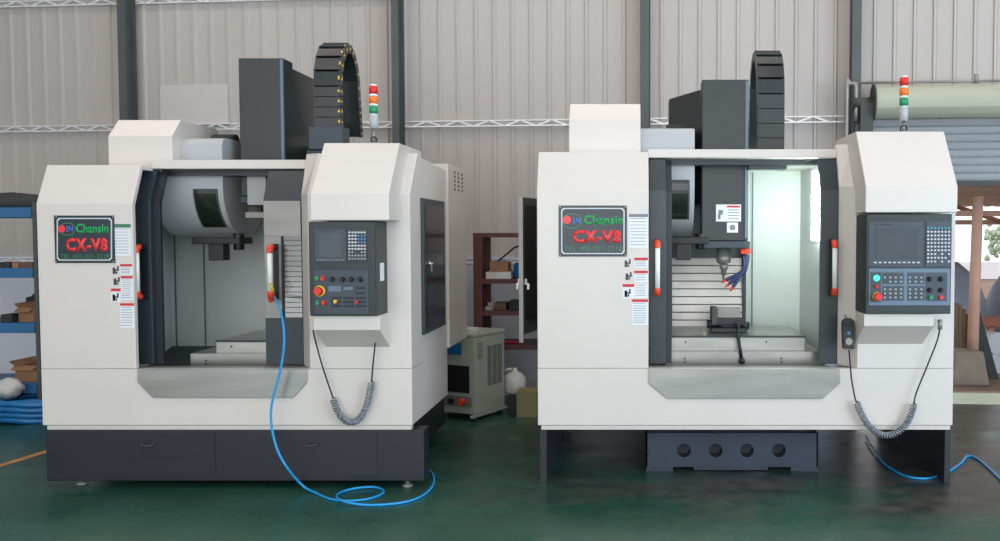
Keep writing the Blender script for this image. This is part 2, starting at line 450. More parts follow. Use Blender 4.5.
    for R2,nm,ex,mt in ((R_+.004,'magazine_window_frame',.012,'dark_metal'),(R_+.008,'magazine_window',0,'window_dark')):
        wd=MB(); A=[];Bq=[]
        N=12
        for i in range(N+1):
            an=a0-ex*2+(a1-a0+ex*4)*i/N
            A.append((Yd-R2*math.cos(an), zc+R2*math.sin(an)))
        for i in range(N+1)[::-1] if False else reversed(range(N+1)):
            an=a0-ex*2+(a1-a0+ex*4)*i/N
            Bq.append((Yd-(R2-.01)*math.cos(an), zc+(R2-.01)*math.sin(an)))
        pr=A+Bq
        wd.yz(pr, wx0-ex, wx1+ex)
        add(nm, wd, mt, tm)
    # changer arm housing under the drum
    add('changer_arm', MB().box(xd1-.22,xd1+.10,Yd-.32,Yd-.12,zc-R_-.05,zc-R_-.005).box(xd1-.12,xd1-.02,Yd-.30,Yd-.2,zc-R_-.16,zc-R_-.04).cyl((xd1+.05,Yd-.22,zc-R_-.09),(xd1+.05,Yd-.22,zc-R_+.02),.035), 'black', tm, .004)
    add('magazine_motor', MB().cyl((xd1-.18,Yd-.05,zt9-.01),(xd1-.03,Yd-.05,zt9-.01),.06), 'cloth_dark', tm)
    # --- head with tall dark cover
    Yh=F+.5; hx0=X(p['head'][0],Yh,150); hx1=X(p['head'][1],Yh,150); ht=Z(p['head'][2],Yh); hb=Z(p['head'][3],Yh)
    hc=add('head_cover', B(hx0,hx1,Yh,Yh+.16,hb,ht), 'dark_box', root, .006)
    fz=ht-.04
    add('head_cover_rear', MB().xy([(hx0+.004,Yh+.162),(hx1-.004,Yh+.162),(hx1-.004,Yh+.8),(hx0-.2,Yh+.8),(hx0-.2,Yh+.6)], hb+.25, fz), 'dark_box', hc, .004)
    add('cover_trim', B(hx1-.022,hx1-.004,Yh-.006,Yh,hb+.02,ht-.01), 'panel_line', hc)
    xm=(hx0+hx1)/2
    hd=add('spindle_head', MB().box(hx0+.01,hx1+.01,Yh-.03,Yh+.3,hb-.05,hb-.002), 'panel_face', root, .006)
    xs=X(p['spx'],Yh+.1,255)
    add('spindle_nose', MB().lathe((xs,Yh+.12,hb-.16),[(.03,0),(.05,.01),(.055,.06),(.05,.062),(.05,.109)]), 'steel_dull', hd)
    if p['side']=='R':
        add('tool_holder', MB().lathe((xs,Yh+.12,hb-.29),[(.006,0),(.008,.05),(.018,.052),(.02,.09),(.03,.095),(.03,.128)]), 'steel_dull', hd)
        for k,(a,b) in enumerate([((745,254),(729,284)),((748,255),(733,287)),((743,254),(726,280))]):
            p0=W(a[0],a[1],Yh+.08); p2=W(b[0],b[1],Yh+.05); p1=W(744-k*1.2,272,Yh+.05)
            hs=MB().tube([p0,(p0+p1)/2+Vector((.01,0,0)),p1,p2], lambda t:.013+.003*math.sin(t*120), n=10, sub=14)
            o=add('coolant_hose', hs, 'hose_dark_blue', hd)
            dd=(p2-p1).normalized()
            add('nozzle', MB().tube([p2-dd*.004,p2+dd*.035], lambda t:.012-.007*t, n=10), 'orange_red', o, label='orange nozzle')
        add('hose_block', MB().box(X(741,Yh),X(751,Yh),Yh+.03,Yh+.12,hb-.09,hb-.05), 'orange_red', hd, .004)
        lb=MB(); rectpx(lb,716,741,204.5,221.5,Yh-.002,.0019); o=add('warning_label', lb,'label_white',hc)
        lb=MB(); rectpx(lb,727,740,205.5,207.5,Yh-.004,.0019); add('label_print', lb,'label_red',o)
        lb=MB(); 
        for k in range(4): rectpx(lb,728,739,209.5+k*2.8,210.3+k*2.8,Yh-.004,.0019)
        rectpx(lb,718.5,723,210,214.5,Yh-.004,.0019); rectpx(lb,718,720.5,214.5,219,Yh-.004,.0019)
        add('label_print', lb,'label_ink',o)
        lb=MB(); rectpx(lb,727,738,222.5,232.5,Yh-.002,.0019); o=add('warning_label', lb,'label_white',hc)
        lb=MB(); discpx(lb,732.5,227.5,Yh-.004,.02,.0019); add('label_print', lb,'label_ink',o)
    else:
        ya=Yh+.02
        add('gear_cover', B(X(247,ya-.08,190),X(266,ya-.08,190),ya-.08,ya+.1,Z(205,ya-.08),Z(176,ya-.08)), 'drum_grey', hd, .004)
        add('head_flange', B(X(245,ya,210),X(266,ya,210),ya,ya+.1,Z(218,ya),Z(212,ya)), 'steel_dull', hd, .003)
        lb=MB(); rectpx(lb,252,258,178,192,ya-.002,.0019); o=add('warning_label', lb,'key_blue',hd)
    # --- cable chain
    Yc=F+.72; cw=X(p['chain'][1],Yc,90)-X(p['chain'][0],Yc,90); cx0=X(p['chain'][0],Yc,90); cx1=cx0+cw
    zt_=Z(p['chain'][2],Yc+.12); zb_=Z(p['chain'][3],Yc)
    Rc=.2; path=[]
    N=5
    z_arc=zt_-.03-Rc*1.5
    for i in range(N): path.append((Yc, zb_+(z_arc-zb_)*i/(N-1)))
    for i in range(1,9):
        an=PI*i/9; path.append((Yc+Rc-Rc*math.cos(an), z_arc+Rc*1.5*math.sin(an)))
    for i in range(N+2): path.append((Yc+2*Rc+.008*i, z_arc-(z_arc-zb_+.02)*i/(N+1)))
    ch=MB(); pads=[]
    for i in range(len(path)-1):
        (y0,z0),(y1,z1)=path[i],path[i+1]
        L_=math.hypot(y1-y0,z1-z0); ty,tz=(y1-y0)/L_,(z1-z0)/L_; ny,nz=-tz,ty   # outward normal
        if i< N: ny,nz=-abs(tz),ty
        g=.004; th=.03
        def pt(s_,n_): return (y0+ty*s_+ny*n_, z0+tz*s_+nz*n_)
        for xa,xb in ((cx0,cx0+.012),(cx1-.012,cx1)):
            ch.yz([pt(-.004,-th),pt(L_+.004,-th),pt(L_+.004,th),pt(-.004,th)], xa, xb)
        ch.yz([pt(g*2,th-.006),pt(L_-g*2,th-.006),pt(L_-g*2,th+.002),pt(g*2,th+.002)], cx0+.012, cx1-.012)
        ch.yz([pt(0,-th+.004),pt(L_,-th+.004),pt(L_,-th+.008),pt(0,-th+.008)], cx0+.012, cx1-.012)
        ch.yz([pt(-g,th),pt(g*2.5,th),pt(g*2.5,th+.009),pt(-g,th+.009)], cx0+.004, cx1-.004)
        if p['side']=='L':
            pads.append(MB().yz([pt(L_*.42,-.008),pt(L_*.58,-.008),pt(L_*.58,.01),pt(L_*.42,.01)], cx1-.001, cx1+.003))
            if i<N+4: pads.append(MB().yz([pt(L_*.38,th+.001),pt(L_*.62,th+.001),pt(L_*.62,th+.005),pt(L_*.38,th+.005)], cx1-.014, cx1-.004))
    cc=add('cable_chain', ch, 'dark_box', root)
    for pd_ in pads: add('chain_clip', pd_, 'yellow', cc)
    add('chain_bracket', MB().box(cx0-.03,cx1+.02,Yc-.06,Yc+.1,zb_-(.16 if p['side']=='L' else .05),zb_-.002).box(cx0-.06 if p['side']=='L' else hx1+.001,cx0+.05,Yc-.02,Yc+.06,zb_-.25,zb_-.16) if p['side']=='L' else MB().box(cx0-.02,cx1+.01,Yc-.06,Yc+.1,zb_-.05,zb_-.002), 'panel_face' if p['side']=='L' else 'dark_box', root, .004)
    # --- telescopic way cover on the column, table saddle
    wy=yb-.12; wx0=X(p['way'][0],wy); wx1=X(p['way'][1],wy); wz0=Z(p['way'][3],wy); wz1=Z(p['way'][2],wy)
    wc=MB(); nseg=24 if p['side']=='L' else 11
    for i in range(nseg):
        za=wz0+(wz1-wz0)*i/nseg; zb2=wz0+(wz1-wz0)*(i+1)/nseg; o_=.0385*(nseg-i)/nseg
        wc.yz([(wy+.02-o_,za+.003),(wy-.004-o_,za+.006),(wy+.002-o_,zb2-.002),(wy+.02-o_,zb2)], wx0, wx1)
    add('way_cover', wc, 'way_cover', root)
    cb=MB().box(wx0-.02,wx1+.03,wy+.021,yb-.001,wz0-.1,wz1+.5); add('machine_column', cb, 'dark_door', root)
    add('column_edge', B(wx1+.002,wx1+.028,wy-.04,wy+.02,wz0-.1,wz1+.3), 'cast_blue', root)
    Ys=F+.34
    sd=MB()
    (a0,a1,b0,b1),(c0,c1,d0,d1)=p['saddle']
    t1=add('table_cover', B(X(a0,Ys),X(a1,Ys),Ys,yb-.16,Z(b1,Ys),Z(b0,Ys)-.003), 'steel', root, .003)
    add('cover_edge', B(X(a0,Ys)-.002,X(a1,Ys)+.002,Ys-.004,Ys+.03,Z(b0,Ys)-.0115,Z(b0,Ys)), 'dark_door', t1)
    Y2=Ys-.06
    t2=add('saddle_cover', B(X(c0,Y2),X(c1,Y2),Y2,yb-.14,Z(d1,Y2),Z(d0,Y2)), 'steel', root, .003)
    bl=MB()
    for fx in (.14,.72): discpx(bl, a0+(a1-a0)*fx, b0+6, Ys-.004, .006,.004)
    add('cover_bolts', bl,'black',t1)
    bl=MB()
    for fx in (.12,.74): discpx(bl, c0+(c1-c0)*fx, d0+7, Y2-.004, .006,.004); discpx(bl, c0+(c1-c0)*fx, d0+10.5, Y2-.004, .006,.004)
    add('cover_bolts', bl,'black',t2)
    # --- console hood
    Yo=F-.25
    h0=X(p['hood'][0],Yo,210); h1=X(p['hood'][1],Yo,210); hz0=Z(p['hood'][3],Yo); hz1=Z(p['hood'][2],Yo); hz2=Z(p['ctop0'],Yo+.25)
    add('console_hood', MB().yz([(Yo,hz0),(Yo,hz1),(Yo+.25,hz2),(F+.55,hz2),(F+.55,hz2-.25),(F+.18,hz2-.25),(F-.002,hz1-.04),(F-.002,hz0)], h0,h1), 'cream', root, .006)
    # --- control panel box
    q=p['cp']; c0=X(q[0],Yo,270); c1=X(q[1],Yo,270); cz1=Z(q[2],Yo)-.0; cz0=Z(q[3],Yo)
    cz1=min(cz1,hz0-.004)
    cp=add('control_panel', B(c0,c1,Yo,F-.002,cz0,cz1), 'panel_dark', root, .006)
    controls(p['side'], cp, Yo)
    if p['side']=='L':
        add('side_label', B(c1-.001,c1+.002,Yo+.09,Yo+.17,Z(281,Yo+.1),Z(263,Yo+.1)), 'label_white', cp, label='small white label on the side')
    # keyboard ledge under it
    l0=X(p['ledge'][0],Yo+.04,322); l1=X(p['ledge'][1],Yo+.04,322)
    add('panel_ledge', MB().yz([(Yo+.04,Z(p['ledge'][2],Yo+.04)),(Yo+.04,cz0-.002),(F-.001,cz0-.002),(F-.001,Z(p['ledge'][3],F))], l0,l1), 'cream', root, .003)
    # --- sign plate
    a,b,c_,d_=p['sign']; Yg=F-.006
    sg=MB(); rectpx(sg,a,b,c_,d_,Yg,.005); sn=add('name_plate', sg,'sign_board',root,.001)
    ln=MB(); mX=3; 
    def fr(o):
        k=2.2
        return [(X(u_,Yg,w_),Z(w_,Yg)) for u_,w_ in ((a+o+k,c_+o),(b-o-k,c_+o),(b-o,c_+o+k),(b-o,d_-o-k),(b-o-k,d_-o),(a+o+k,d_-o),(a+o,d_-o-k),(a+o,c_+o+k))]
    A=fr(2.4);Bi=fr(3.5); n=8
    pts=[(x,Yg-.002,z) for x,z in A]+[(x,Yg-.002,z) for x,z in Bi]+[(x,Yg+.0005,z) for x,z in A]+[(x,Yg+.0005,z) for x,z in Bi]
    fs=[]
    for i in range(n):
        j=(i+1)%n; fs+=[(i,j,n+j,n+i),(i,j,2*n+j,2*n+i),(n+i,n+j,3*n+j,3*n+i),(2*n+i,2*n+j,3*n+j,3*n+i)]
    ln.faces(pts,fs); add('plate_border', ln,'sign_line',sn)
    rv=MB()
    for u_,w_ in ((a+1.4,c_+1.4),(b-1.4,c_+1.4),(a+1.4,d_-1.4),(b-1.4,d_-1.4)): discpx(rv,u_,w_,Yg-.003,.005,.003,10)
    add('plate_rivets', rv,'steel_dull',sn)
    for (s_,x0_,x1_,y0_,y1_,mt,bo) in p['texts']: text(s_, 'lettering', x0_,x1_,y0_,y1_, Yg-.0005, mt, sn, bo)
    dx,dy,dr_=p['dot']; dm=MB(); discpx(dm,dx,dy,Yg-.003,dr_,.003,24); add('plate_dot', dm,'sign_red',sn)
    ex,ey,erx,ery=p['ell']
    em=MB(); N=40; A=[];Bi=[]
    for i in range(N):
        an=2*PI*i/N; cxx=X(ex,Yg,ey); czz=Z(ey,Yg); sc=Yg/FPX
        A.append((cxx+erx*sc*math.cos(an),czz+ery*sc*math.sin(an))); Bi.append((cxx+(erx-.8)*sc*math.cos(an),czz+(ery-.8)*sc*math.sin(an)))
    pts=[(x,Yg-.0012,z) for x,z in A]+[(x,Yg-.0012,z) for x,z in Bi]+[(x,Yg+.0002,z) for x,z in A]+[(x,Yg+.0002,z) for x,z in Bi]
    em.faces(pts,[(i,(i+1)%N,N+(i+1)%N,N+i) for i in range(N)]+[(i,(i+1)%N,2*N+(i+1)%N,2*N+i) for i in range(N)]+[(N+i,N+(i+1)%N,3*N+(i+1)%N,3*N+i) for i in range(N)])
    add('plate_ring', em,'sign_green_dim',sn)
    # --- stickers
    for (x0_,x1_,y0_,y1_,hh,hc_,nl) in p['stickers']:
        Yk=F-.002
        s_=MB(); rectpx(s_,x0_,x1_,y0_,y1_,Yk,.0015); so=add('warning_label', s_,'label_white',root)
        if hh:
            s_=MB(); rectpx(s_,x0_,x1_,y0_,y0_+hh,Yk-.001,.001); add('label_header', s_,hc_,so)
        s_=MB(); 
        yy=y0_+hh+1.2; step=(y1_-yy-.4)/max(1,nl)
        for k in range(nl):
            e=random.uniform(.6,3.0); rectpx(s_,x0_+1,x1_-1-e*.6,yy+k*step,yy+k*step+.5,Yk-.001,.001)
        if nl: add('label_print', s_,'label_ink',so)
    for (ix,iy) in p['icons']:
        s_=MB(); Yk=F-.002
        rectpx(s_,ix-3.4,ix-.8,iy-2.5,iy+4,Yk,.0015); rectpx(s_,ix-1.5,ix+2.6,iy-.6,iy+.8,Yk,.0015); rectpx(s_,ix+1,ix+2.6,iy-4,iy+.5,Yk,.0015); rectpx(s_,ix-.5,ix+1.2,iy+1.5,iy+3.6,Yk,.0015)
        add('warning_pictogram', s_,'panel_face',root)
    # --- signal tower
    tx,ty0,ty1,tb=p['tower']; Yw=F+.1
    cpt=W(tx,tb,Yw); sc=Yw/FPX; r=4.3*sc
    ybz=Z(ty1,Yw)
    twr=add('signal_tower', MB().cyl((cpt.x,Yw,hz2-.002),(cpt.x,Yw,hz2+.012),r*1.25).cyl((cpt.x,Yw,hz2+.01),(cpt.x,Yw,ybz+.004),r*.35), 'steel_dull', root)
    zz=ybz; H=Z(ty0,Yw)-ybz
    for nm,fr_,mt,rr in (('tower_body',.30,'drum_grey',1),('tower_ring',.03,'white_plastic',.96),('green_light',.18,'green',1),('tower_ring',.05,'white_plastic',.96),('amber_light',.17,'amber_plastic',1),('tower_ring',.05,'white_plastic',.96),('red_light',.18,'red',1),('tower_cap',.04,'white_plastic',.8)):
        add(nm, MB().cyl((cpt.x,Yw,zz),(cpt.x,Yw,zz+H*fr_-.0005),r*rr), mt, twr); zz+=H*fr_
    lp=[(cpt.x+.02*math.cos(a_*.9)+.0,Yw-.01*math.sin(a_),hz2+.03+.018*math.sin(a_*.9)) for a_ in range(9)]
    add('tower_cable', MB().tube(lp,.004,n=8,sub=3), 'rubber', twr)
    return root, dict(F=F,G=G,xl=xl,xr=xr,zb=zb,zs=zs,zt=zt,yb=yb,Yo=Yo,BK=BK,BK2=BK2,cz0=cz0,zbt=zbt,hx1=hx1)

def keys(cp, Yo, xs, ys, mt, w=.9, h=.8, skip=(), name='keypad'):
    m=MB()
    for r_,y in enumerate(ys):
        for c_,x in enumerate(xs):
            if (r_,c_) in skip: continue
            rectpx(m,x-w,x+w,y-h,y+h,Yo-.010,.006)
    return add(name, m, mt, cp)
def knob(cp, Yo, x, y, r=.016):
    c=W(x,y,Yo-.002)
    m=MB().cyl(c+Vector((0,-.004,0)),c+Vector((0,.0015,0)),r*1.15,n=20)
    m.cyl(c+Vector((0,-.022,0)),c+Vector((0,-.004,0)),r*.8,r,n=20); m.box(c.x-.004,c.x+.004,c.y-.027,c.y-.02,c.z-r*.8,c.z+r*.95)
    add('rotary_knob', m, 'black', cp)
    m=MB().box(c.x-.0015,c.x+.0015,c.y-.0285,c.y-.0268,c.z+r*.2,c.z+r*.9)
def button(cp, Yo, x, y, r, mt, name='push_button', label=None):
    c=W(x,y,Yo-.002)
    m=MB().cyl(c+Vector((0,-.006,0)),c+Vector((0,.001,0)),r*1.2,n=20).cyl(c+Vector((0,-.018,0)),c+Vector((0,-.006,0)),r*.9,r,n=20)
    add(name, m, mt, cp, label=label)
def estop(cp, Yo, x, y, cr=.032):
    c=W(x,y,Yo-.002)
    add('stop_button_collar', MB().cyl(c+Vector((0,-.008,0)),c+Vector((0,.001,0)),cr,n=28), 'yellow', cp, label='yellow collar')
    add('emergency_stop', MB().cyl(c+Vector((0,-.03,0)),c+Vector((0,-.008,0)),.013,n=20).cyl(c+Vector((0,-.048,0)),c+Vector((0,-.028,0)),.021,.026,n=28), 'red', cp, label='red mushroom button')
def controls(side, cp, Yo):
    rg=lambda a,b,n:[a+(b-a)*i/(n-1) for i in range(n)]
    def plate(name,x0,x1,y0,y1,t,mt):
        m=MB(); rectpx(m,x0,x1,y0,y1,Yo-t,t-.0003); return add(name,m,mt,cp,.0015)
    if side=='R':
        plate('screen_bezel',868.5,923.5,221.5,267,.005,'panel_face')
        m=MB(); rectpx(m,875.5,918,228,259,Yo-.007,.0018); add('screen',m,'screen',cp)
        keys(cp,Yo,rg(875.5,918.5,10),[262.5],'key_white',1.3,.6,name='soft_keys')
        m=MB(); rectpx(m,875,879,224.3,225.2,Yo-.0065,.001); rectpx(m,881.5,893,224,225.2,Yo-.0065,.001); add('maker_mark',m,'black',cp)
        plate('keypad_plate',926,951,221.5,267,.005,'panel_face')
        xs=rg(928.3,949.2,7); ys=rg(228,261.5,10)
        sk={(7,3),(7,5),(8,6),(9,3),(9,5)}
        keys(cp,Yo,xs,ys[:1],'key_teal'); keys(cp,Yo,xs,ys[1:],'key_white',skip={(r-1,c) for r,c in sk})
        plate('operator_plate',869,950.3,268.5,305.5,.004,'panel_line')
        for a in ((870.5,881,272,302),(882,903.7,272.5,284),(907.5,924.5,272.5,284),(882,903.7,286,300.5),(907.5,924.5,286,300.5),(925.5,947,272.5,301)):
            m=MB(); rectpx(m,*a,Yo-.0055,.0012); add('button_field',m,'panel_face',cp)
        keys(cp,Yo,rg(885,901,4),[277.5,281.7],'key_grey',1.1,.9,skip={(1,0)})
        keys(cp,Yo,rg(910,921.5,3),[277.5,281.7],'key_grey',1.1,.9)
        keys(cp,Yo,rg(885,901,4),[289.3,293.5,297.5],'key_grey',1.1,.9)
        keys(cp,Yo,rg(910,921.5,3),[289.3,293.5,297.5],'key_grey',1.1,.9)
        for x in (929.8,941): 
            for y in (279,290): knob(cp,Yo-.004,x,y,.014)
        button(cp,Yo-.004,876.5,278,.015,'green_lit',label='lit green button')
        button(cp,Yo-.004,876.5,286.5,.009,'red'); estop(cp,Yo-.004,877,296.5,.027)
        button(cp,Yo-.004,930.5,297.3,.012,'green'); button(cp,Yo-.004,940.8,297.3,.012,'red')
    else:
        plate('screen_bezel',314.5,346,229,262,.005,'panel_face')
        m=MB(); rectpx(m,319,342,233,257.5,Yo-.007,.0018); add('screen',m,'screen',cp)
        keys(cp,Yo,rg(318,343,9),[260],'key_grey',.8,.4,name='soft_keys')
        plate('keypad_plate',347,367,228.5,262,.004,'panel_side')
        xs=rg(349.3,364.6,6); ys=rg(232.4,258.8,9)
        keys(cp,Yo,xs,ys[:1],'key_white'); keys(cp,Yo,xs[:3],ys[1:6],'key_white'); keys(cp,Yo,xs[3:],ys[1:4],'key_blue'); keys(cp,Yo,xs[3:],ys[4:6],'key_white')
        keys(cp,Yo,xs,ys[6:],'key_grey',skip={(0,2),(0,3)})
        plate('operator_plate',314,368.5,270,314,.004,'panel_face')
        Q=Yo-.004
        button(cp,Q,317.6,278.3,.012,'green'); button(cp,Q,322.8,278.5,.012,'red')
        for x in (332,342.5,351,360): knob(cp,Q,x,279.3,.014)
        estop(cp,Q,320,291)
        button(cp,Q,318.2,302.8,.012,'green'); button(cp,Q,323.8,303,.012,'red')
        for x0,x1,y0,y1 in ((328.5,341,286,291.5),(343.5,353,287,290)):
            m=MB(); rectpx(m,x0,x1,y0,y1,Yo-.0055,.0012); add('display_strip',m,'panel_line',cp)
        keys(cp,Yo,rg(332.5,339.5,3),[298,302,306],'black',1.1,.9); keys(cp,Yo,rg(344.5,351.5,3),[298,302,306],'black',1.1,.9)
        keys(cp,Yo,rg(357,364,3),[288,293,298,302,306],'black',1.1,.9)
        button(cp,Q-.006,335.5,301.5,.009,'yellow'); button(cp,Q-.006,357,302,.009,'label_red')

TEL='TEL :400-021-2218'
PL=dict(side='L', F=5.42, label='cream machining center on the left, with solid dark base and raised spindle head',
  xl=39, xr=411, xdl=134.5, xdr=303, xcf=309, seam=369, fold=203.5, top=165, cfold=194, ctop=156, ctop0=143,
  head_bot=169, head_top=160, dfold=200, xiL=96, xiR=330, seams=(176,205), dlr=152, dle=159,
  handles=[(137.5,252,292,'l',1),(270.5,252,292,'r',1)],
  tray=[(137.5,369.5),(307,369.5),(307,382),(293,398),(153,398),(137.5,382)],
  mag=(108,172,136,120), drum=(160,223), win=(195,216,190,226),
  head=(240,285,58,196), spx=256, chain=(315,341.5,42,127), way=(277,345,215,338),
  saddle=((215,330,340.5,353),(189,330,353.5,368)),
  hood=(310,389,194,220.5), cp=(309,375.5,221.5,316), ledge=(313.5,380,330,347),
  sign=(54.5,114.5,215.5,263),
  texts=[('Chansin',76,108.5,223.5,233,'sign_green',.028),('CX-V8',66,107.5,238,251.5,'sign_red',.05),(TEL,60,109,254,258.5,'sign_green_dim',.0),('SN',66,73,226,232,'sign_blue',.02)],
  dot=(61.5,229,.022), ell=(67.5,229,8.5,6.5),
  stickers=[(113.5,130.5,224,256,3.6,'label_green',9),(120,132,264,274.5,2.5,'label_red',4),(121,132.5,276,300,2.5,'label_red',9),(111,120.5,288.5,302,2.8,'label_red',0),(120,134,303.2,328,2.6,'label_red',8)],
  icons=[(116,270),(117,281),(116,297)], tower=(374,84.5,128.5,142), drumtop=2.225)
PR=dict(side='R', F=5.50, label='cream machining center on the right, with brightly lit interior and open underside',
  xl=537.3, xr=954.5, xdl=648.5, xdr=838, xcf=858, seam=368.5, fold=192, top=152, cfold=186, ctop=147, ctop0=131.5,
  head_bot=158, head_top=149.5, dfold=190.5, xiL=610, xiR=826, seams=(752,), dlr=666, dle=672,
  handles=[(657.5,247,289,'l',1),(834.5,247,289,'r',1)],
  tray=[(649,369),(840,369),(840,383.5),(822,399),(667.5,399),(649,383.5)],
  mag=(569,640.5,121,104), drum=(664,694.5), win=(667.5,688,180,218),
  head=(702,748.5,79.5,241), spx=724, chain=(757,784,50,152), way=(672,741.5,258,343),
  saddle=((666,805.5,336,350.5),(666,822,351.5,367)),
  hood=(865.5,957.5,186,212.5), cp=(866,951.5,214,314), ledge=(864,934,326,344),
  sign=(558.8,627,205.5,256.5),
  texts=[('Chansin',584,623,215,224.5,'sign_green',.028),('CX-V8',573,621,230,243,'sign_red',.05),(TEL,564,622,246,251,'sign_green_dim',.0),('SN',572.5,580.5,217.5,224.5,'sign_blue',.02)],
  dot=(567,219.8,.026), ell=(572,221,9.8,7.8),
  stickers=[(629,648,214,248,3,'label_ink',9),(634.3,647.8,257.6,267.5,2.8,'label_red',3),(634.3,647.8,270.6,282.5,2.8,'label_red',3),(634.6,647.8,284,298,0,'label_red',5),(622.8,634.2,284,298.5,3,'label_red',0),(632,648,299.3,325,2.8,'label_red',9)],
  icons=[(628,263),(629,276),(628,293)], tower=(903.5,76,121,131), drumtop=2.30)
mL,iL=machine(PL)
mR,iR=machine(PR)

# --- left machine: solid base with drawers and levelling feet, side door with window
F=iL['F']
bx0=X(46,F,455); bx1=X(424,F,455); zb0=.05; zb1=iL['zb']-.002
bs=add('machine_base', MB().box(bx0,bx1,F,F+.14,zb0,zb1).box(bx0+.15,iL['xr']-.16,F+.14,F+1.65,zb0,zb1), 'base_dark', mL, .006)
add('base_panel', MB().box(X(128,F),X(212,F),F-.004,F+.001,Z(457,F),Z(433,F)), 'base_dark', bs,.002)
add('base_panel', MB().box(X(213,F),X(375,F),F-.004,F+.001,Z(477,F),Z(433,F)), 'base_dark', bs,.002)
add('base_panel', MB().box(X(98,F),X(212,F),F-.004,F+.001,Z(477,F),Z(457.8,F)), 'base_dark', bs,.002)
for px in (147,311):
    c=W(px,443,F-.02)
    add('drawer_handle', MB().tube([(c.x-.035,F-.004,c.z),(c.x-.03,F-.03,c.z-.012),(c.x+.03,F-.03,c.z-.012),(c.x+.035,F-.004,c.z)],.005,n=8,sub=4), 'dark_metal', bs)
for px,yy in ((76,F+.05),(405,F-.0),(140,F+1.5),(375,F+1.5)):
    x_=X(px,yy,484)
    add('leveling_foot', MB().lathe((x_,yy+.06,0),[(.035,0),(.035,.012),(.012,.018),(.012,.052)],n=16), 'steel_dull', bs)
xr=iL['xr']
y0,y1=F+.26,F+.90
def side_window(root, parentname, x, y0, y1, z0, z1):
    pass
sw=add('side_door', MB().yz([(y0,Z(335,y0)),(y0,Z(198,y0)),(y1,Z(198,y0)),(y1,Z(335,y0))], xr+.0, xr+.02), 'dark_door', mL, .004)
add('window_pane', B(xr+.0201,xr+.0225,y0+.05,y1-.04,Z(329,y0),Z(205,y0)), 'black_gloss', sw)
refl=MB()  # bars modelled on the pane to imitate shelves reflected in its gloss
for k in range(5):
    zz=Z(232+k*20,y0); refl.box(xr+.022,xr+.027,y0+.10,y1-.08,zz-.012,zz+.0)
for k in range(7): refl.box(xr+.022,xr+.026,y0+.12+k*.065,y0+.13+k*.065,Z(322,y0),Z(285,y0))
add('window_reflection', refl, 'dark_door', sw)
kx=xr+.022
add('door_latch', MB().cyl((kx,y0+.12,Z(264,y0)),(kx+.012,y0+.12,Z(264,y0)),.016).box(kx+.012,kx+.03,y0+.118,y0+.122,Z(264,y0)-.006,Z(264,y0)+.006).box(kx+.02,kx+.023,y0+.11,y0+.13,Z(264,y0)-.06,Z(264,y0)-.006), 'steel', sw, label='metal lock with a key in it')

# --- right machine: side plates, casting, open side door
F=iR['F']
for px0,px1 in ((540,546.5),(944.5,950.5)):
    yy=F+.04
    add('support_plate', B(X(px0,yy,460),X(px1,yy,460),yy,F+1.6,.0,iR['zb']-.001), 'base_dark', mR, .002)
Yc=F+.33
x0=X(646,Yc,450); x1=X(818,Yc,450); zc0=0.0
def cp_(px,py): return (X(px,Yc,py),max(0,Z(py,Yc)))
outline=[cp_(646,433),cp_(818,433),cp_(818,471),cp_(792,471),cp_(791,466),cp_(768,466),cp_(762,469),cp_(700,469),cp_(694,466),cp_(673,466),cp_(672,471),cp_(646,471)]
# front face with four round core holes, cut by bridging
bmc=MB()
zt_=outline[0][1]; zl=Z(467,Yc); holes=[684,715.7,747,779]; rh=.046; zc=Z(450.5,Yc)
cells=[x0]+[ (X(holes[i],Yc,450)+X(holes[i+1],Yc,450))/2 for i in range(3)]+[x1]
for i,hx in enumerate(holes):
    cx=X(hx,Yc,450); a,b=cells[i],cells[i+1]; N=32
    sq=[];ci=[]
    for k in range(N):
        an=2*PI*k/N; c_,s_=math.cos(an),math.sin(an)
        # ray to rectangle
        tx=((b-cx) if c_>0 else (a-cx))/c_ if abs(c_)>1e-6 else 1e9
        tz=((zt_-zc) if s_>0 else (zl-zc))/s_ if abs(s_)>1e-6 else 1e9
        t=min(tx,tz); sq.append((cx+c_*t,zc+s_*t)); ci.append((cx+rh*c_,zc+rh*s_))
    corners=[(b,zt_),(a,zt_),(a,zl),(b,zl)]
    pts=[(x,Yc,z) for x,z in sq]+[(x,Yc,z) for x,z in ci]+[(x,Yc+.1,z) for x,z in ci]
    fs=[(k,(k+1)%N,N+(k+1)%N,N+k) for k in range(N)]+[(N+k,N+(k+1)%N,2*N+(k+1)%N,2*N+k) for k in range(N)]
    base=len(pts)
    for (qx,qz) in corners:
        # fill the corner triangle between the two nearest edge samples
        an=math.atan2(qz-zc,qx-cx)%(2*PI); k=int(an/(2*PI)*N)
        pts.append((qx,Yc,qz)); fs.append((k,(k+1)%N,len(pts)-1))
    bmc.faces(pts,fs)
for a,b in ((x0,X(673,Yc,450)),(X(791,Yc,450),x1)): bmc.box(a,b,Yc+.0,Yc+.12,0,zl+.001)
bmc.box(X(694,Yc,450),X(768,Yc,450),Yc+.0,Yc+.1,zl-.02,zl+.001)
bmc.box(x0,x1,Yc+.1,Yc+.9,.03,zt_)
bmc.box(x0,x0+.01,Yc,Yc+.1,zl,zt_).box(x1-.01,x1,Yc,Yc+.1,zl,zt_)
cs=add('bed_casting', bmc, 'cast_blue', mR)
for px in (659,805):
    x_=X(px,Yc,470)
add('belly_pan', B(iR['xl']+.04,iR['xr']-.04,F+.07,F+1.65,iR['zb']+.003,iR['zb']+.03), 'base_dark', mR)
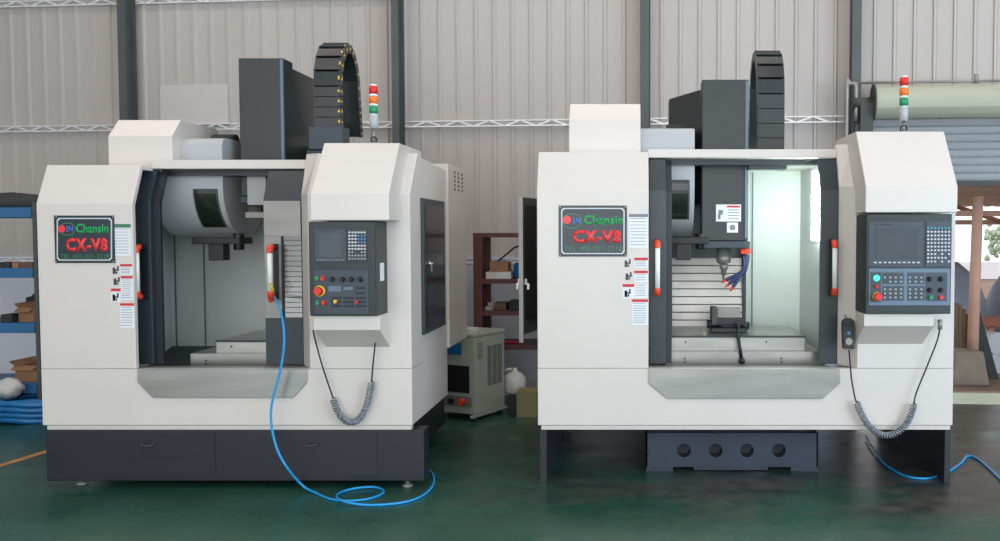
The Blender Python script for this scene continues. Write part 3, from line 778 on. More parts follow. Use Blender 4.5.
# open side door on the left flank
hxp=Vector((iR['xl']-.012,F+.86,0)); ne=Vector((X(521.5,5.76),5.76,0)); dv=(ne-hxp); Ld=dv.length; dv.normalize(); nv=Vector((dv.y,-dv.x,0))
ang=math.atan2(dv.y,dv.x); T=Matrix.Translation(hxp)@Matrix.Rotation(ang,4,'Z')
z0=Z(335,5.76); z1=Z(197,5.76)
m=MB(T); m.box(0,Ld,-.012,.012,z1-.05,z1).box(0,Ld,-.012,.012,z0,z0+.08).box(0,.05,-.012,.012,z0+.08,z1-.05).box(Ld-.045,Ld,-.012,.012,z0+.08,z1-.05)
sd=add('side_door', m, 'dark_door', mR, .002)
m=MB(T); m.box(.05,Ld-.045,-.004,.004,z0+.08,z1-.05); add('window_pane', m,'glass', sd)
m=MB(T); m.box(Ld,Ld+.008,-.014,.014,z0-.05,z1); add('door_edge', m,'steel_dull', sd)
m=MB(T); zz=Z(282,5.76); m.box(Ld-.04,Ld-.02,.012,.03,zz-.02,zz+.02).box(Ld-.034,Ld-.026,.03,.045,zz-.05,zz-.01); m.box(Ld-.04,Ld-.02,-.03,-.012,zz-.02,zz+.02).box(Ld-.034,Ld-.026,-.045,-.03,zz-.05,zz-.01); add('door_latch', m,'steel', sd, label='metal lock with a key in it')
m=MB(T)
for zz in (z0+.15,z1-.15): m.cyl((.0,.0,zz-.03),(.0,.0,zz+.03),.012)
add('hinge', m,'steel_dull',sd)
# interior work lamp of the right machine
G=iR['G']
Yl=F+.40
lx0,lx1=X(748.6,Yl,165),X(787,Yl,165); zl1=Z(158,Yl)
lm=add('work_lamp', MB().box(lx0,lx1,Yl,Yl+.10,zl1-.075,zl1), 'dark_door', mR, .005)
add('lamp_bracket', MB().tube([(lx1-.01,Yl+.03,zl1-.04),(lx1+.2,Yl-.1,zl1-.0)],.01), 'dark_door', lm)
rx=X(826,G+.08)
def area(name, loc, rot, sx, sy, power, col, parent=None):
    l=bpy.data.lights.new(name,'AREA'); l.shape='RECTANGLE'; l.size=sx; l.size_y=sy; l.energy=power; l.color=col
    o=bpy.data.objects.new(name,l); COL.objects.link(o); o.location=loc; o.rotation_euler=rot
    return o
# lamp tube fixed on the inner right wall, behind the door stile
tb=add('lamp_tube', MB().cyl((rx-.05,F+.36,1.55),(rx-.05,F+.36,2.0),.022), 'lamp_face', lm)
add('lamp_tube_cap', MB().cyl((rx-.05,F+.36,2.0),(rx-.05,F+.36,2.03),.028).cyl((rx-.05,F+.36,1.52),(rx-.05,F+.36,1.55),.028), 'white_plastic', lm)
# --- vise on the right machine's table
Ys=F+.34
vz=Z(336,Ys)+.001; vy=Ys+.30
def vx(px): return X(px,vy-.1,325)
vs_=thing('machine_vise','dark milling vise standing on the table inside the lit machine','vise',(vx(729),vy,vz))
sc=.0069
add('vise_base', MB().box(vx(711),vx(748),vy-.11,vy+.09,vz,vz+.03).cyl((vx(728),vy,vz+.03),(vx(728),vy,vz+.05),.09), 'base_dark', vs_, .005)
add('vise_body', MB().box(vx(716),vx(745),vy-.09,vy+.05,vz+.05,vz+.09), 'base_dark', vs_, .005)
add('fixed_jaw', MB().box(vx(712),vx(718),vy-.09,vy+.07,vz+.05,vz+.17), 'dark_metal', vs_, .004)
add('moving_jaw', MB().box(vx(718.5),vx(742),vy+.0,vy+.05,vz+.09,vz+.16), 'steel_dull', vs_, .004)
h0=Vector((vx(737),vy-.12,vz+.06))
hp1=W(742,361,Ys-.085)
hh=MB().tube([(vx(737),vy-.085,vz+.06),h0,W(738,336,Ys-.075),hp1], .011, n=10)
hh.ball(hp1,.022); add('vise_handle', hh, 'black', vs_)
add('vise_nut', MB().cyl((vx(708),vy-.02,vz+.05),(vx(714),vy-.02,vz+.05),.03),'base_dark',vs_)
add('vise_screw', MB().cyl((vx(742),vy-.03,vz+.045),(vx(750),vy-.03,vz+.035),.03), 'base_dark', vs_)

# --- coolant drip: handwheel pendant and coiled cables
F=iR['F']
pz=W(849,334,F)
pd=thing('handwheel_pendant','black handwheel pendant hooked beside the right machine control panel','pendant control',(X(848,F+.03,334),F+.0,Z(349,F)))
yy=F-.04
pp=[(849-6.3,322),(849-3,318.5),(849+3,318.5),(849+6,322),(849+5.5,349),(849-5.5,349)]
bd=MB().xz([(X(a,yy,b),Z(b,yy)) for a,b in pp], yy, yy+.045); add('pendant_body', bd,'panel_side',pd,.006)
m=MB(); discpx(m,849,341.5,yy-.014,.022,.013); add('handwheel', m,'steel_dull',pd)
for px,py in ((846,325),(852,325)):
    m=MB(); discpx(m,px,py,yy-.012,.010,.0115); add('selector_knob', m,'black',pd)
m=MB(); discpx(m,849,333,yy-.008,.011,.0075); add('push_button', m,'key_blue',pd)
add('hook', MB().tube([(X(848,yy),yy+.03,Z(319,yy)),(X(848,yy),yy+.06,Z(316,yy)),(X(848,yy),F+.05,Z(317,yy))],.004,n=8,sub=4),'steel_dull',pd)
def cable(name, pts, coil_a, coil_b, lab, parent=None, Y=None):
    P=spline([W(a,b,c) for a,b,c in pts], 14)
    n=len(P); ia=int(coil_a*n); ib=int(coil_b*n)
    root=thing(name, lab, 'cable', P[n//2])
    add('cable_end', MB().tube(P[:ia+1],.005,n=8),'rubber',root); add('cable_end', MB().tube(P[ib:],.005,n=8),'rubber',root)
    # helical coil
    seg=P[ia:ib+1]; L=[0]
    for i in range(1,len(seg)): L.append(L[-1]+(seg[i]-seg[i-1]).length)
    tot=L[-1]; pitch=.016; turns=int(tot/pitch); N=turns*8; out=[]
    for k in range(N+1):
        s_=tot*k/N; i=0
        while i<len(L)-2 and L[i+1]<s_: i+=1
        f=(s_-L[i])/max(1e-9,L[i+1]-L[i]); p=seg[i].lerp(seg[i+1],f); a=(seg[i+1]-seg[i]).normalized()
        u=Vector((0,1,0)); w=a.cross(u).normalized(); an=2*PI*turns*k/N; out.append(p+u*math.cos(an)*.017+w*math.sin(an)*.017)
    add('coiled_section', MB().tube(out,.0062,n=6),'coil_wrap',root,label='coiled middle wrapped in shiny clear film')
    add('plug', MB().cyl(P[-1]+Vector((0,0,-.05)),P[-1]+Vector((0,0,.012)),.014,n=14),'steel_dull',root)
    return root
a=F-.05
cable('coiled_cable',[(849,350,a),(850,362,a),(852,382,a),(857,404,a),(869,426,a),(886,435.5,a),(903,428,a),(912,412,a),(916,394,a),(928,364,a),(938,338,a),(940,321.5,a)], .27,.68,'coiled grey cable hanging from the handwheel pendant up to the right control panel')
a=iL['F']-.05
cable('coiled_cable',[(313,330,a),(316,343,a),(322,365,a),(331,392,a),(338,412,a),(348,422,a),(359,419,a),(367,404,a),(371,385,a),(373,364,a),(375,345,a),(376.5,328.5,a)], .3,.74,'coiled grey cable looping below the control panel of the left machine')

# --- air hoses
def hose(name, P, r, lab, mt='hose_blue', cat='hose'):
    o=add(name, MB().tube(P,r,n=10,sub=10), mt); return tag(o,lab,cat)
a=iL['F']-.10
P=[W(274,296,iL['G']-.06),W(279,306,a),W(283,322,a),W(284,345,a),W(280,372,a),W(273,398,a),W(271,420,a),W(276,446,a),W(286,466,a-.02)]
P+= [FL(302,485,.04),FL(316,493,.008),FL(335,500,.008),FL(362,500,.008),FL(380,495,.008),FL(383,490,.008),FL(372,487,.010),FL(352,489,.010),FL(338,494,.010),FL(340,500,.022),FL(365,505,.008),FL(400,503,.008),FL(422,496,.008),FL(433,485,.008),FL(433,475,.008),FL(428,470,.008)]
hb_=hose('air_hose',P,.0075,'thin blue air hose hanging from the left machine door and looping on the floor')
yf=thing('hose_fitting','yellow and orange hose fitting tied to the inner door handle of the left machine','fitting',P[0])
p0=P[0]
add('yellow_lead', MB().tube([W(270,283,iL['G']-.13),W(273,290,iL['G']-.13),p0,W(281,308,a)],.007,n=8,sub=5),'yellow',yf)
add('orange_tie', MB().ball(p0+Vector((-.015,-.01,-.01)),.022,squash=(1,.8,1.3),jit=.3),'orange_red',yf)
P=[FL(866,436,.02),FL(873,448,.02),FL(885,464,.01),FL(903,475,.008),FL(922,478.5,.008),FL(938,476,.008),FL(951,470,.008),FL(962,462,.008),FL(968,456,.008),FL(978,459,.008),FL(990,469,.008),FL(1004,482,.008),FL(1030,500,.008)]
hose('air_hose',P,.0075,'blue air hose lying on the floor under the right machine and out of frame')

# ================================================================== ROOM
KW=.00011; SL=FPX*KW
yaw=-math.atan(SL); WT=Matrix.Translation((0,8.8,0))@Matrix.Rotation(yaw,4,'Z'); WI=WT.inverted()
def wl(px,py,d=0):      # pixel -> wall-local point at distance d in front of the wall
    n=(WT.to_3x3()@Vector((0,-1,0))); p0=Vector((0,8.8,0))+n*d; D=ray(px,py); O=Vector((0,0,CAMZ))
    t=(p0-O).dot(n)/D.dot(n); return WI@(O+D*t)
sL,sR=-12.0,9.0
oL=wl(852,300).x; dado_z=wl(300,256).z; HT=6.2; lint=wl(900,100).z
oR=oL+4.2
def ribwall(s0,s1,z0,z1,mb):
    pitch=.187; t0=wl(10.5,60).x
    k=math.floor((s0-t0)/pitch); prof=[(s0,0)]
    s=t0+k*pitch
    while s<s1:
        for ds,h in ((0,0),(.003,.02),(.026,.02),(.040,0)):
            q=s+ds
            if s0<q<s1: prof.append((q,-h))
        s+=pitch
    prof.append((s1,0))
    n=len(prof)
    pts=[(a,b,z0) for a,b in prof]+[(a,b,z1) for a,b in prof]+[(s0,.03,z0),(s1,.03,z0),(s0,.03,z1),(s1,.03,z1)]
    fs=[(i,i+1,n+i+1,n+i) for i in range(n-1)]+[(2*n,2*n+1,2*n+3,2*n+2)]
    mb.faces(pts,fs)
m=MB(WT); ribwall(sL,oL,dado_z,HT,m); ribwall(oL,oR,lint,HT,m); ribwall(oR,sR,dado_z,HT,m)
struct(add('wall_back', m,'wall_sheet'))
m=MB(WT); m.box(sL,oL,-.06,.16,0,dado_z).box(oR,sR,-.06,.16,0,dado_z); struct(add('wall_back_dado', m,'dado'))
# patched pale sheet
a=wl(161,125,.03); b=wl(228,84,.03); m=MB(WT); m.box(a.x,b.x,-.034,-.028,a.z,b.z); struct(add('trim_1', m,'wall_sheet_pale'))
# floor
fl=MB(); fl.box(-8.2,9.5,-3,8.62,-.05,0); struct(add('floor', fl,'floor_paint', at=(0,0,0)))
m=MB(WT); m.box(sL,oR+2,-.36,.2,-.05,.004); struct(add('trim_2', m,'threshold'))
g=MB(); g.box(-30,40,8.95,45,-.2,-.03); struct(add('floor_outside', g,'ground'))
# left and right and ceiling
struct(add('wall_left', B(-8.3,-8.2,-3,9.7,0,HT),'wall_sheet'))
struct(add('wall_right', B(9.4,9.5,-3,8.0,0,HT),'wall_sheet'))
m=MB().box(-8.3,9.5,-3,9.8,HT,HT+.1); struct(add('ceiling', m,'ceiling_sheet'))
# floor stripe
A=FL(-40,478,.0); Bp=FL(75,443,.0); d=(Bp-A).normalized(); nn=Vector((-d.y,d.x,0))*.03
m=MB(); q=[A-nn,Bp-nn,Bp+nn,A+nn]; m.prism([(p.x,p.y,.0005) for p in q],[(p.x,p.y,.0025) for p in q]); struct(add('trim_3', m,'floor_line'))

# columns
def col(px, w, d=.16):
    c=wl(px,130,.12); m=MB(WT); h=w/2
    m.box(c.x-h,c.x+h,-.24,-.225,0,HT).box(c.x-h,c.x+h,-.085,-.07,0,HT).box(c.x-.006,c.x+.006,-.226,-.084,0,HT)
    return struct(add('trim_column', m,'column'))
i=4
for px,w in ((131.5,.085),(400,.07),(645.5,.085),(854,.085)):
    o=col(px,w); o.name='trim_%d'%i; i+=1
# purlins with a lattice
def purlin(px0,px1,py,hpx=6.2,d=.05):
    a=wl(px0,py,d); b=wl(px1,py,d); z=wl(500,py,d).z if False else a.z
    h=hpx*.0105
    m=MB(WT); x0,x1=a.x,b.x; z0=a.z-h/2; z1=a.z+h/2
    m.box(x0,x1,-d-.02,-d+.0,z1-.010,z1).box(x0,x1,-d-.02,-d+.0,z0,z0+.012)
    s=x0; up=True
    while s<x1-.16:
        e=s+.16; p=[(s,z0+.004),(e,z1-.004)] if up else [(s,z1-.004),(e,z0+.004)]
        (u0,v0),(u1,v1)=p; t=.022
        m.xz([(u0-t,v0),(u0+t,v0),(u1+t,v1),(u1-t,v1)],-d-.018,-d-.001); s=e; up=not up
    o=struct(add('trim_%d'%globals()['i'], m,'galv')); globals()['i']+=1
purlin(-135,845,131)
purlin(-135,400,8.5)
purlin(-135,845,259,5)
# high rail right of the wall

# ---------------- roller shutter door (right)
door=thing('roller_shutter','grey roller shutter door half raised, with its green slat coil above','shutter',WT@Vector(((oL+oR)/2,.0,0)))
door['kind']='structure'; door.name='door_1'
sb=wl(960,181,-.03).z
m=MB(WT); z=lint-.1; k=0
n=int((lint-.02-sb)/.075)
for k in range(n+1):
    za=sb+k*.075
    m.yz([(.03,za),(.018,za+.012),(.012,za+.037),(.018,za+.064),(.03,za+.074),(.04,za+.074),(.04,za)],oL-.0,oR)
add('shutter_curtain', m,'shutter',door)
m=MB(WT); m.box(oL,oR,.008,.045,sb-.05,sb-.001); add('bottom_bar', m,'dark_metal',door)
c=wl(900,102,.32); R_=.15
m=MB(WT); N=28; prof=[]
for k in range(N):
    an=2*PI*k/N; rr=R_*(1+ (.025 if k%4==0 else 0)); prof.append((-.30+rr*math.cos(an), c.z+rr*math.sin(an)))
x0=wl(874,102,.3).x; m.yz(prof,x0,oR); add('shutter_coil', m,'shutter_roll',door,label='pale green rolled slats')
m=MB(WT); m.cyl((x0-.015,-.30,c.z),(x0,-.30,c.z),R_*1.12,n=32).box(x0-.13,x0-.015,-.36,-.10,c.z-.27,c.z-.0).cyl((x0-.2,-.3,c.z),(x0,-.3,c.z),.05)
m.box(x0-.17,x0-.05,-.32,-.2,c.z-.36,c.z-.2); add('coil_bracket', m,'dark_metal',door)
m=MB(WT); a=wl(847,84,.3); bz=wl(847,140,.3).z
m.tube([(a.x,-.3,bz-.6),(a.x,-.3,a.z-.03),(a.x+.02,-.3,a.z),(a.x+.07,-.3,a.z),(a.x+.085,-.3,a.z-.04),(a.x+.085,-.3,a.z-.35)],.022,n=10,sub=3)
add('hand_crank_pipe', m,'steel_dull',door)
m=MB(WT); a=wl(856,83,.3); b=wl(1040,78,.3); m.cyl((a.x,-.3,a.z),(b.x,-.3,a.z+.0),.012).cyl((wl(976,78,.3).x,-.31,a.z-.02),(wl(976,78,.3).x,-.31,a.z+.06),.02)
add('drive_rod', m,'steel_dull',door)
m=MB(WT); m.box(oL-.05,oL+.02,-.02,.06,0,lint).box(oR-.02,oR+.05,-.02,.06,0,lint); add('guide_rail', m,'dark_metal',door)

# ---------------- racks and stored things
def rack(name,label,T,w,dp,shelves,H,mt,postw=.045,th=.05):
    r=thing(name,label,'shelf',T@Vector((0,0,0)))
    for sx in (0,w):
        for sy in (0,dp):
            m=MB(T); m.box(sx-postw/2,sx+postw/2,sy-postw/2,sy+postw/2,0,H); add('post', m,'column' if mt=='rack_blue' else mt, r)
    for z in shelves:
        m=MB(T); m.box(postw/2,w-postw/2,-.03,-.012,z-th,z).box(-postw/2,w-.0,-.012,dp,z-.012,z-.002).box(postw/2,w-postw/2,dp,dp+.018,z-th,z)
        add('shelf_board', m, mt, r)
    return r
# left blue rack
YR=7.6
rz=[Z(383,YR),Z(323,YR),Z(268,YR),Z(207.5,YR)]
TL=Matrix.Translation((X(-75,YR),YR,0)); wR=X(37.5,YR)-X(-75,YR)
rack('storage_rack','blue steel storage rack at the left edge, partly behind the machine',TL,wR,.5,[z+.0 for z in rz],rz[3]+.05,'rack_blue',th=.085,postw=.03)
def rx_(px): return X(px,YR+.1)
zt=lambda k: rz[k]+.0
o=MB(); o.ball((rx_(8),YR+.2,zt(3)+.035),.5,seg=20,squash=(.72,.34,.2),jit=.12)
bmesh.ops.bisect_plane(o.bm, geom=o.bm.verts[:]+o.bm.edges[:]+o.bm.faces[:], plane_co=(0,0,zt(3)+.001), plane_no=(0,0,-1), clear_outer=True)
tag(add('folded_cover',o,'cloth_dark'),'dark crumpled cloth cover lying on the top shelf of the blue rack','cloth')
def carton(px0,px1,py0,Y,z,dp,mt,label,group=None,openf=False,name='cardboard_box'):
    x0,x1=X(px0,Y),X(px1,Y); zt_=Z(py0,Y)
    m=MB()
    t=.006
    m.box(x0,x1,Y,Y+t,z,zt_).box(x0,x1,Y+dp-t,Y+dp,z,zt_).box(x0,x0+t,Y+t,Y+dp-t,z,zt_).box(x1-t,x1,Y+t,Y+dp-t,z,zt_).box(x0+t,x1-t,Y+t,Y+dp-t,z,z+t)
    if not openf: m.box(x0+t,x1-t,Y+t,Y+dp-t,zt_-t,zt_)
    else:
        w=(x1-x0)
        m.prism([(x0,Y,zt_-.002),(x0,Y+dp,zt_-.002),(x0-w*.28,Y+dp,zt_+.035),(x0-w*.28,Y,zt_+.035)],[(x0,Y,zt_+.004),(x0,Y+dp,zt_+.004),(x0-w*.28,Y+dp,zt_+.041),(x0-w*.28,Y,zt_+.041)])
        m.prism([(x0,Y,zt_-.002),(x1,Y,zt_-.002),(x1,Y-.06,zt_-.03),(x0,Y-.06,zt_-.03)],[(x0,Y,zt_+.004),(x1,Y,zt_+.004),(x1,Y-.06,zt_-.024),(x0,Y-.06,zt_-.024)])
    return tag(add(name,m,mt),label,'box',group)
Yq=YR+.05
carton(13,19.5,262.5,Yq,zt(2),.1,'carton','small tan carton between darker cartons on the blue rack, eye-level shelf')
carton(21,33,262,Yq,zt(2),.12,'carton_dark','wide brown carton beside the rack post, eye-level shelf of the blue rack')
carton(0,11,262,Yq,zt(2),.12,'cloth_dark','dark box at the left of the eye-level shelf of the blue rack')
carton(18,33,308,Yq+.06,zt(1),.3,'carton','open brown cardboard box on the third shelf of the blue rack',openf=True)
carton(0,11,314.5,Yq,zt(1),.2,'cloth_dark','low black crate at the left on the third shelf of the blue rack',name='crate')
carton(13,35.5,366,Yq+.02,zt(0),.35,'carton','large open cardboard box with raised flaps on the bottom shelf of the blue rack',openf=True)
# dark part behind the third shelf carton
m=MB(); c0=W(33,308,YR+.42); m.xz([(X(27,YR+.42),zt(1)),(X(38,YR+.42),zt(1)),(X(38,YR+.42),Z(292,YR+.42)),(X(34,YR+.42),Z(296,YR+.42)),(X(29,YR+.42),Z(297,YR+.42))],YR+.38,YR+.44)
tag(add('metal_offcut',m,'cloth_dark'),'dark angular metal offcut standing behind the open box on the third shelf','offcut')
# blue hose coil on floor + white bag
m=MB()
cpt=FL(14,424,.0)+Vector((0,.25,0))
for ring in range(3):
    for lay in range(4):
        rr=.24+.05*ring+random.uniform(-.008,.008); pts=[(cpt.x+rr*math.cos(t*2*PI/28)+random.uniform(-.004,.004),cpt.y+rr*.8*math.sin(t*2*PI/28),.026+lay*.045+.01*math.sin(t*.9+ring)) for t in range(29)]
        m.tube(pts,.025,n=8)
tag(add('hose_coil',m,'plastic_blue'),'thick coil of blue hose lying on the floor below the blue rack','hose coil')
cq=FL(48,424,.0)+Vector((.34,.45,0)); m=MB()
for lay in range(4):
    rr=.2; pts=[(cq.x+rr*math.cos(t*2*PI/28),cq.y+rr*.8*math.sin(t*2*PI/28),.026+lay*.045) for t in range(29)]
    m.tube(pts,.025,n=8)
m2=m
tag(add('hose_coil',m,'plastic_blue'),'coil of blue hose on the floor half hidden behind the left machine','hose coil')
m=MB().ball((cpt.x-.13,cpt.y-.12,.19+.085),.11,seg=18,squash=(1,.9,.78),jit=.3)
tag(add('plastic_bag',m,'bag_white'),'crumpled white plastic bag lying on the blue hose coil','bag')

# middle red-brown rack
YM=7.95
sz=[Z(345,YM),Z(311,YM),Z(279,YM)]
TM=Matrix.Translation((X(474,YM)+.04,YM,0))
mr=rack('storage_rack','red-brown steel rack behind the gap between the two machines',TM,X(562,YM)-X(478,YM),.45,[s for s in sz]+[Z(233,YM)],Z(233,YM),'rack_red',postw=.075,th=.04)
TM2=Matrix.Translation((X(478,YM)-1.2,YM,0))
rack('storage_rack','red-brown steel rack mostly hidden behind the left machine',TM2,.95,.45,[s for s in sz]+[Z(233,YM)],Z(233,YM),'rack_red',postw=.05,th=.04)
Yk=YM+.03
def kx(px): return X(px,Yk)
carton(486,511,272,Yk,sz[2],.3,'bag_white','low pale flat box on the upper shelf of the middle red-brown rack')
c2=carton(490,508,262,Yk+.06,Z(272,Yk)+.002,.22,'carton','brown cardboard box lying on the pale flat box, middle rack')
m=MB().lathe((kx(519.5),Yk+.16,sz[2]),[(.07,0),(.075,.02),(.075,.12),(.06,.14),(.0,.145)],n=20)
tag(add('plastic_tub',m,'plastic_blue'),'blue plastic tub on the upper shelf of the middle rack','tub')
carton(494,506,303,Yk+.03,sz[1],.2,'carton_dark','brown carton on the middle shelf of the red-brown rack')
carton(509,520,301,Yk+.03,sz[1],.2,'cloth_dark','dark carton on the middle shelf of the red-brown rack')
m=MB().box(kx(484),kx(492),Yk+.05,Yk+.15,sz[1],sz[1]+.03).cyl((kx(488),Yk+.1,sz[1]+.03),(kx(488),Yk+.1,sz[1]+.07),.02).box(kx(490),kx(491.5),Yk+.09,Yk+.11,sz[1]+.03,sz[1]+.09)
tag(add('machine_fitting',m,'drum_grey'),'small grey metal fitting on the middle shelf beside the red-brown post','fitting')
m=MB().tube([(kx(487),Yk+.1,sz[0]+.012),(kx(500),Yk+.06,sz[0]+.02),(kx(508),Yk+.09,sz[0]+.014),(kx(516),Yk+.07,sz[0]+.014)],.012,n=8,sub=5)
tag(add('red_cloth',m,'label_red'),'red strap lying on the lowest shelf of the middle rack','strap')
m=MB().tube([W(486,272,Yk+.35),W(497,262,Yk+.34),W(507,254,Yk+.34),W(516,247,Yk+.34),W(524,249,Yk+.34),W(528,270,Yk+.34)],.008,n=8,sub=6)
m.tube([W(486,273,Yk+.36),W(500,268,Yk+.36),W(512,270,Yk+.36)],.01,n=8,sub=6)
tag(add('cable_loop',m,'rubber'),'dark loop of cable behind the boxes on the middle rack','cable')
carton(516,536,392,7.55,0,.22,'paper_yellow','small yellowish carton on the floor behind the machine gap')
m=MB().box(X(507,7.75),X(524,7.75),7.75,7.98,0,.16); tag(add('floor_crate',m,'cloth_dark',bevel=.01),'dark low crate on the floor under the white canister','crate')
# white canister on it
cx_=X(514,7.85); m=MB()
m.lathe((cx_,7.86,.161),[(.09,0),(.1,.02),(.1,.13),(.07,.17),(.025,.19),(.025,.22),(0,.22)],n=20)
cn=tag(add('plastic_canister',m,'bag_white'),'white plastic canister behind the oil chiller','canister')
add('handle', MB().tube([(cx_-.09,7.86,.25),(cx_-.12,7.86,.32),(cx_-.05,7.86,.37),(cx_-.02,7.86,.36)],.012,n=8,sub=5),'bag_white',cn)

# ---------------- oil chiller
P0=FL(475.5,417.5,.04); th=math.radians(36)
TC=Matrix.Translation((P0.x,P0.y,0))@Matrix.Rotation(math.radians(20),4,'Z')
# local: +x runs to the right/back face, -x.. the opening face runs left
ch=thing('oil_chiller','pale grey-green oil chiller cabinet on feet between the machines','chiller',(P0.x,P0.y,0))
# build with corner at P0: right face direction from P0 to its right bottom corner, left face direction to left
Rv=(FL(505.5,408,.04)-P0); Rv.z=0; Rn=Rv.normalized(); Lv=Vector((-Rn.y,Rn.x,0))
TC=Matrix(((Rn.x,Lv.x,0,P0.x),(Rn.y,Lv.y,0,P0.y),(0,0,1,0),(0,0,0,1)))
wd_=Rv.length; dp_=.42; hC=Z(334,P0.y)
print('chiller',wd_,hC,P0,Rn)
m=MB(TC); m.box(0,wd_,.006,dp_,.06,hC-.03) ; body=add('cabinet', m,'chiller',ch,.006)
m=MB(TC); m.box(-.006,wd_+.006,0,dp_+.006,hC-.029,hC); add('lid', m,'chiller',ch,.006)
m=MB(TC); m.box(wd_*.2,wd_*.5,.12,.3,hC,hC+.03); m.cyl((wd_*.2,.3,hC),(wd_*.2,.3,hC+.035),.07); add('filler_cap', m,'bag_white',ch,.004)
m=MB(TC)
for ci in range(3):
    for ri in range(26):
        x_=wd_*(.42+.17*ci); z_=.28+ri*(hC-.4)/26; m.box(x_,x_+wd_*.13,.001,.0065,z_,z_+.010)
add('louvers', m,'chiller_grille',ch)
m=MB(TC); 
for ri in range(8): m.box(wd_*.10,wd_*.25,.002,.0065,hC-.09-ri*.018,hC-.082-ri*.018)
add('small_vent', m,'chiller_grille',ch)
# opening face is x=0 plane (left), extends along +y local
m=MB(TC); m.box(-.006,.0,.06,.34,.24,.47); add('opening', m,'black',ch)
m=MB(TC); m.box(-.007,.0,.14,.33,.56,.66); add('control_display', m,'plastic_blue',ch)
m=MB(TC); m.box(-.008,.0,.04,.36,.12,.21); add('pump_panel', m,'chiller_grille',ch)
m=MB(TC); m.cyl((-.05,.12,.165),(-.008,.12,.165),.03); add('pump_knob', m,'orange_red',ch)
m=MB(TC); m.cyl((-.03,.24,.165),(-.008,.24,.165),.028); add('pressure_gauge', m,'base_dark',ch)
for a_,b_ in ((.04,.04),(wd_-.04,.04),(.04,dp_-.04),(wd_-.04,dp_-.04)):
    m=MB(TC); m.cyl((a_,b_,0),(a_,b_,.03),.028).cyl((a_,b_,.028),(a_,b_,.062),.012); add('foot', m,'base_dark',ch)
m=MB(TC); m.box(-.05,wd_+.03,-.01,.02,.04,.058).box(-.05,wd_+.03,dp_-.02,dp_+.01,.04,.058); add('skid_rail', m,'chiller',ch)

# ---------------- outside
YO=9.25
def ox(px,Y=YO): return X(px,Y,370)
m=MB(); b0,b1=ox(957),ox(990.5); zt_=Z(352,YO)
m.prism([(b0-.05,YO,-.03),(b1,YO,-.03),(b1,YO+.4,-.03),(b0-.05,YO+.4,-.03)],[(b0-.0,YO+.03,zt_),(b1-.06,YO+.03,zt_),(b1-.06,YO+.34,zt_),(b0,YO+.34,zt_)])
tag(add('concrete_footing',m,'concrete',bevel=.02),'tapered concrete footing block under the outside post','footing')
Yp=YO+.12
m=MB().cyl((X(973.5,Yp+.08,300),Yp+.08,zt_-.0),(X(973.5,Yp+.08,300)+.03,Yp+.08,Z(196,Yp)),.06,.055,n=20)
tag(add('outside_post',m,'pole_pink'),'round pale post standing on the concrete footing outside','post')
# canopy outside
m=MB(); ca=MB()
zc0=Z(178,9.6); y0,y1=9.2,15.5
prof=[]; x=X(900,9.6); k=0
while x<14:
    prof.append((x, (.04 if k%2 else 0))); prof.append((x+.07,(.04 if k%2 else 0))); x+=.09; k+=1
n=len(prof); zA=zc0+.05; zB=Z(206,15)
pts=[(a,y0,zA+b) for a,b in prof]+[(a,y1,zB+b) for a,b in prof]; pts+=[(a,y0,zA+b+.02) for a,b in prof]+[(a,y1,zB+b+.02) for a,b in prof]
ca.faces(pts,[(i_,i_+1,n+i_+1,n+i_) for i_ in range(n-1)]+[(2*n+i_,2*n+i_+1,3*n+i_+1,3*n+i_) for i_ in range(n-1)])
cano=thing('canopy','corrugated lean-to canopy roof seen outside below the shutter','canopy',(X(975,12),12,zA))
add('roof_sheet',ca,'canopy',cano)
for yy,py in ((11,213),(13,222)):
    zz=Z(py,yy); add('roof_beam', B(X(900,yy),X(1150,yy),yy,yy+.08,zz-.04,zz+.03),'pole_pink',cano)
for px,yy in ((1080,13),(1140,11)):
    add('canopy_post', B(X(px,yy),X(px,yy)+.08,yy-.001,yy+.079,-.03,Z(213,yy)),'pole_pink',cano)
add('roof_brace', MB().tube([W(955,206,11),W(1002,222,11.2)],.03,n=8),'rust',cano)
# tarp-covered load
Yt=12.0
m=MB().ball((X(962,Yt),Yt+.6,.0),1,seg=24,squash=(.6,.7,Z(262,Yt)),jit=.05)
bmesh.ops.bisect_plane(m.bm, geom=m.bm.verts[:]+m.bm.edges[:]+m.bm.faces[:], plane_co=(0,0,-.03), plane_no=(0,0,-1), clear_outer=True)
tag(add('covered_load',m,'tarp'),'grey-blue tarpaulin heap outside behind the post','tarpaulin')
m=MB().ball((X(1060,Yt),Yt+1.1,.0),1,seg=24,squash=(.62,.6,Z(266,Yt)),jit=.05)
bmesh.ops.bisect_plane(m.bm, geom=m.bm.verts[:]+m.bm.edges[:]+m.bm.faces[:], plane_co=(0,0,-.03), plane_no=(0,0,-1), clear_outer=True)
tag(add('covered_load',m,'tarp'),'grey-blue tarpaulin heap outside at the right edge of the picture','tarpaulin')
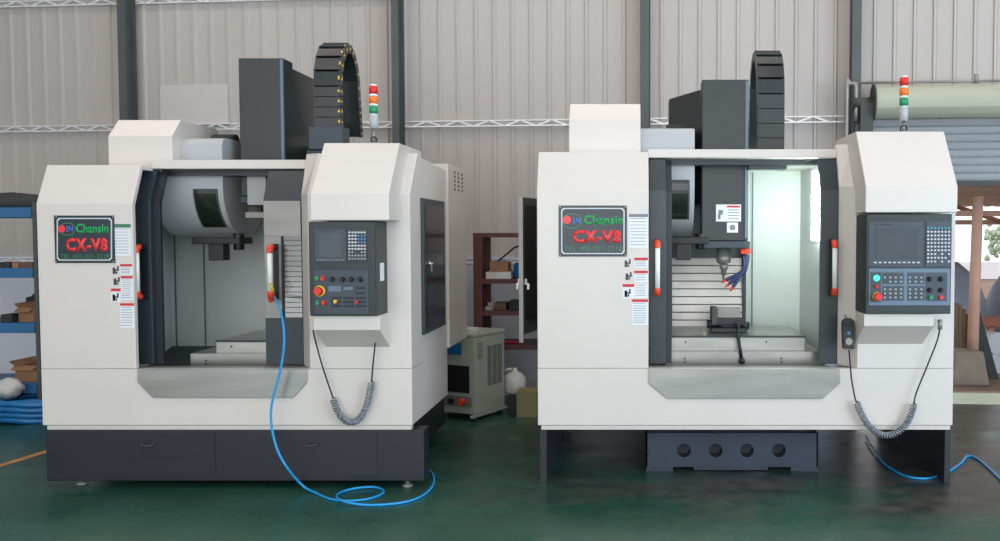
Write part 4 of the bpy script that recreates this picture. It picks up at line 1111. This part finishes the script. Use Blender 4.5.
# wood stakes
for k,(px,t) in enumerate(((956.5,303),(960.5,305),(964.5,309),(968,314))):
    Yw=YO+.62; x_=X(px,Yw,330)
    o=add('wooden_plank', B(x_-.017,x_+.015,Yw+.0,Yw+.03,-.03,Z(t,Yw)),'wood'); tag(o,'weathered upright wooden plank behind the concrete footing','plank','planks behind the footing')
Yr=YO+.3
m=MB().xz([(X(980,Yr,330),Z(310,Yr)),(X(984,Yr,330),Z(311,Yr)),(X(1004,Yr,380),-.03),(X(990.5,Yr,380),-.03),(X(980,Yr,360),Z(350,Yr))],Yr+.13,Yr+.17)
tag(add('leaning_slab',m,'cloth_dark'),'dark slab leaning beside the outside post','slab')
Yb=10.6
m=MB().box(X(986,Yb),X(1080,Yb),Yb,Yb+.1,Z(327,Yb),Z(317,Yb)); 
for px in (990,1060): m.box(X(px,Yb),X(px,Yb)+.06,Yb,Yb+.1,-.03,Z(327,Yb)+.01)
tag(add('rusty_trestle',m,'rust'),'rusty red steel trestle outside at the right edge','trestle')
m=MB().cyl((X(996,10.2,337),10.1,Z(350,10.2)+.08),(X(996,10.2,337),10.45,Z(350,10.2)+.08),.13,n=24)
m.box(X(988,10.2),X(1006,10.2),10.1,10.45,-.03,Z(350,10.2)-.04)
tag(add('drum_roll',m,'drum_grey'),'grey roll lying on a block outside at the right edge','roll')
m=MB().box(X(700,30),X(1500,30),30,30.3,0,Z(262,30)-.0); 
tag(add('boundary_wall',m,'outer_wall'),'pale boundary wall far behind the yard','wall')
for px,Y_,s in ((1006,24,.55),):
    m=MB(); cc=W(px,240,Y_)
    for k in range(60):
        m.ball(cc+Vector((random.gauss(0,.5*s),random.gauss(0,.4),random.gauss(0,.5*s))),.16*s,seg=6,jit=.6)
    tr=thing('tree','small pale tree %s'%('at the right edge beyond the yard' if px>980 else 'beyond the yard, behind the console of the machine'),'tree',(cc.x,cc.y,0))
    add('foliage',m,'foliage',tr); add('trunk',MB().tube([(cc.x,cc.y,0),(cc.x+.1,cc.y,cc.z)],.06),'wood',tr)

# ================================================================== LIGHT
w=bpy.data.worlds.new('world'); SC.world=w; w.use_nodes=True; bg=w.node_tree.nodes['Background']
sky=w.node_tree.nodes.new('ShaderNodeTexSky'); sky.sky_type='HOSEK_WILKIE'; sky.turbidity=8; sky.sun_direction=(.5,.3,.6)
mixn=w.node_tree.nodes.new('ShaderNodeMixRGB'); mixn.inputs[0].default_value=.85; mixn.inputs[2].default_value=(.95,.97,1,1)
w.node_tree.links.new(sky.outputs[0], mixn.inputs[1]); w.node_tree.links.new(mixn.outputs[0], bg.inputs[0]); bg.inputs[1].default_value=1.7
# daylight from the big hall door behind the camera, a little to the right (cool)
area('hall_door_daylight', (7.6,-1.2,2.2), (math.radians(90),0,math.radians(48)), 6.0, 3.8, 470, (.6,.81,1.0))
area('front_door_daylight', (-1.5,-2.7,2.4), (math.radians(84),0,math.radians(-4)), 5.0, 3.0, 90, (.95,.97,1.0))
# rooflights (slightly warm through yellowed sheets)
for x_,y_ in ((-4.5,3.2),(0,3.2),(4.5,3.2),(-4.5,6.6),(0,6.6),(4.5,6.6)):
    area('rooflight_daylight', (x_,y_,HT-.06), (0,0,0), 3.2, 1.0, 38, (1.0,.90,.82))
SC.view_settings.view_transform='Standard'; SC.view_settings.look='None'; SC.view_settings.gamma=1; SC.view_settings.use_curve_mapping=False
SC.view_settings.exposure=0.28
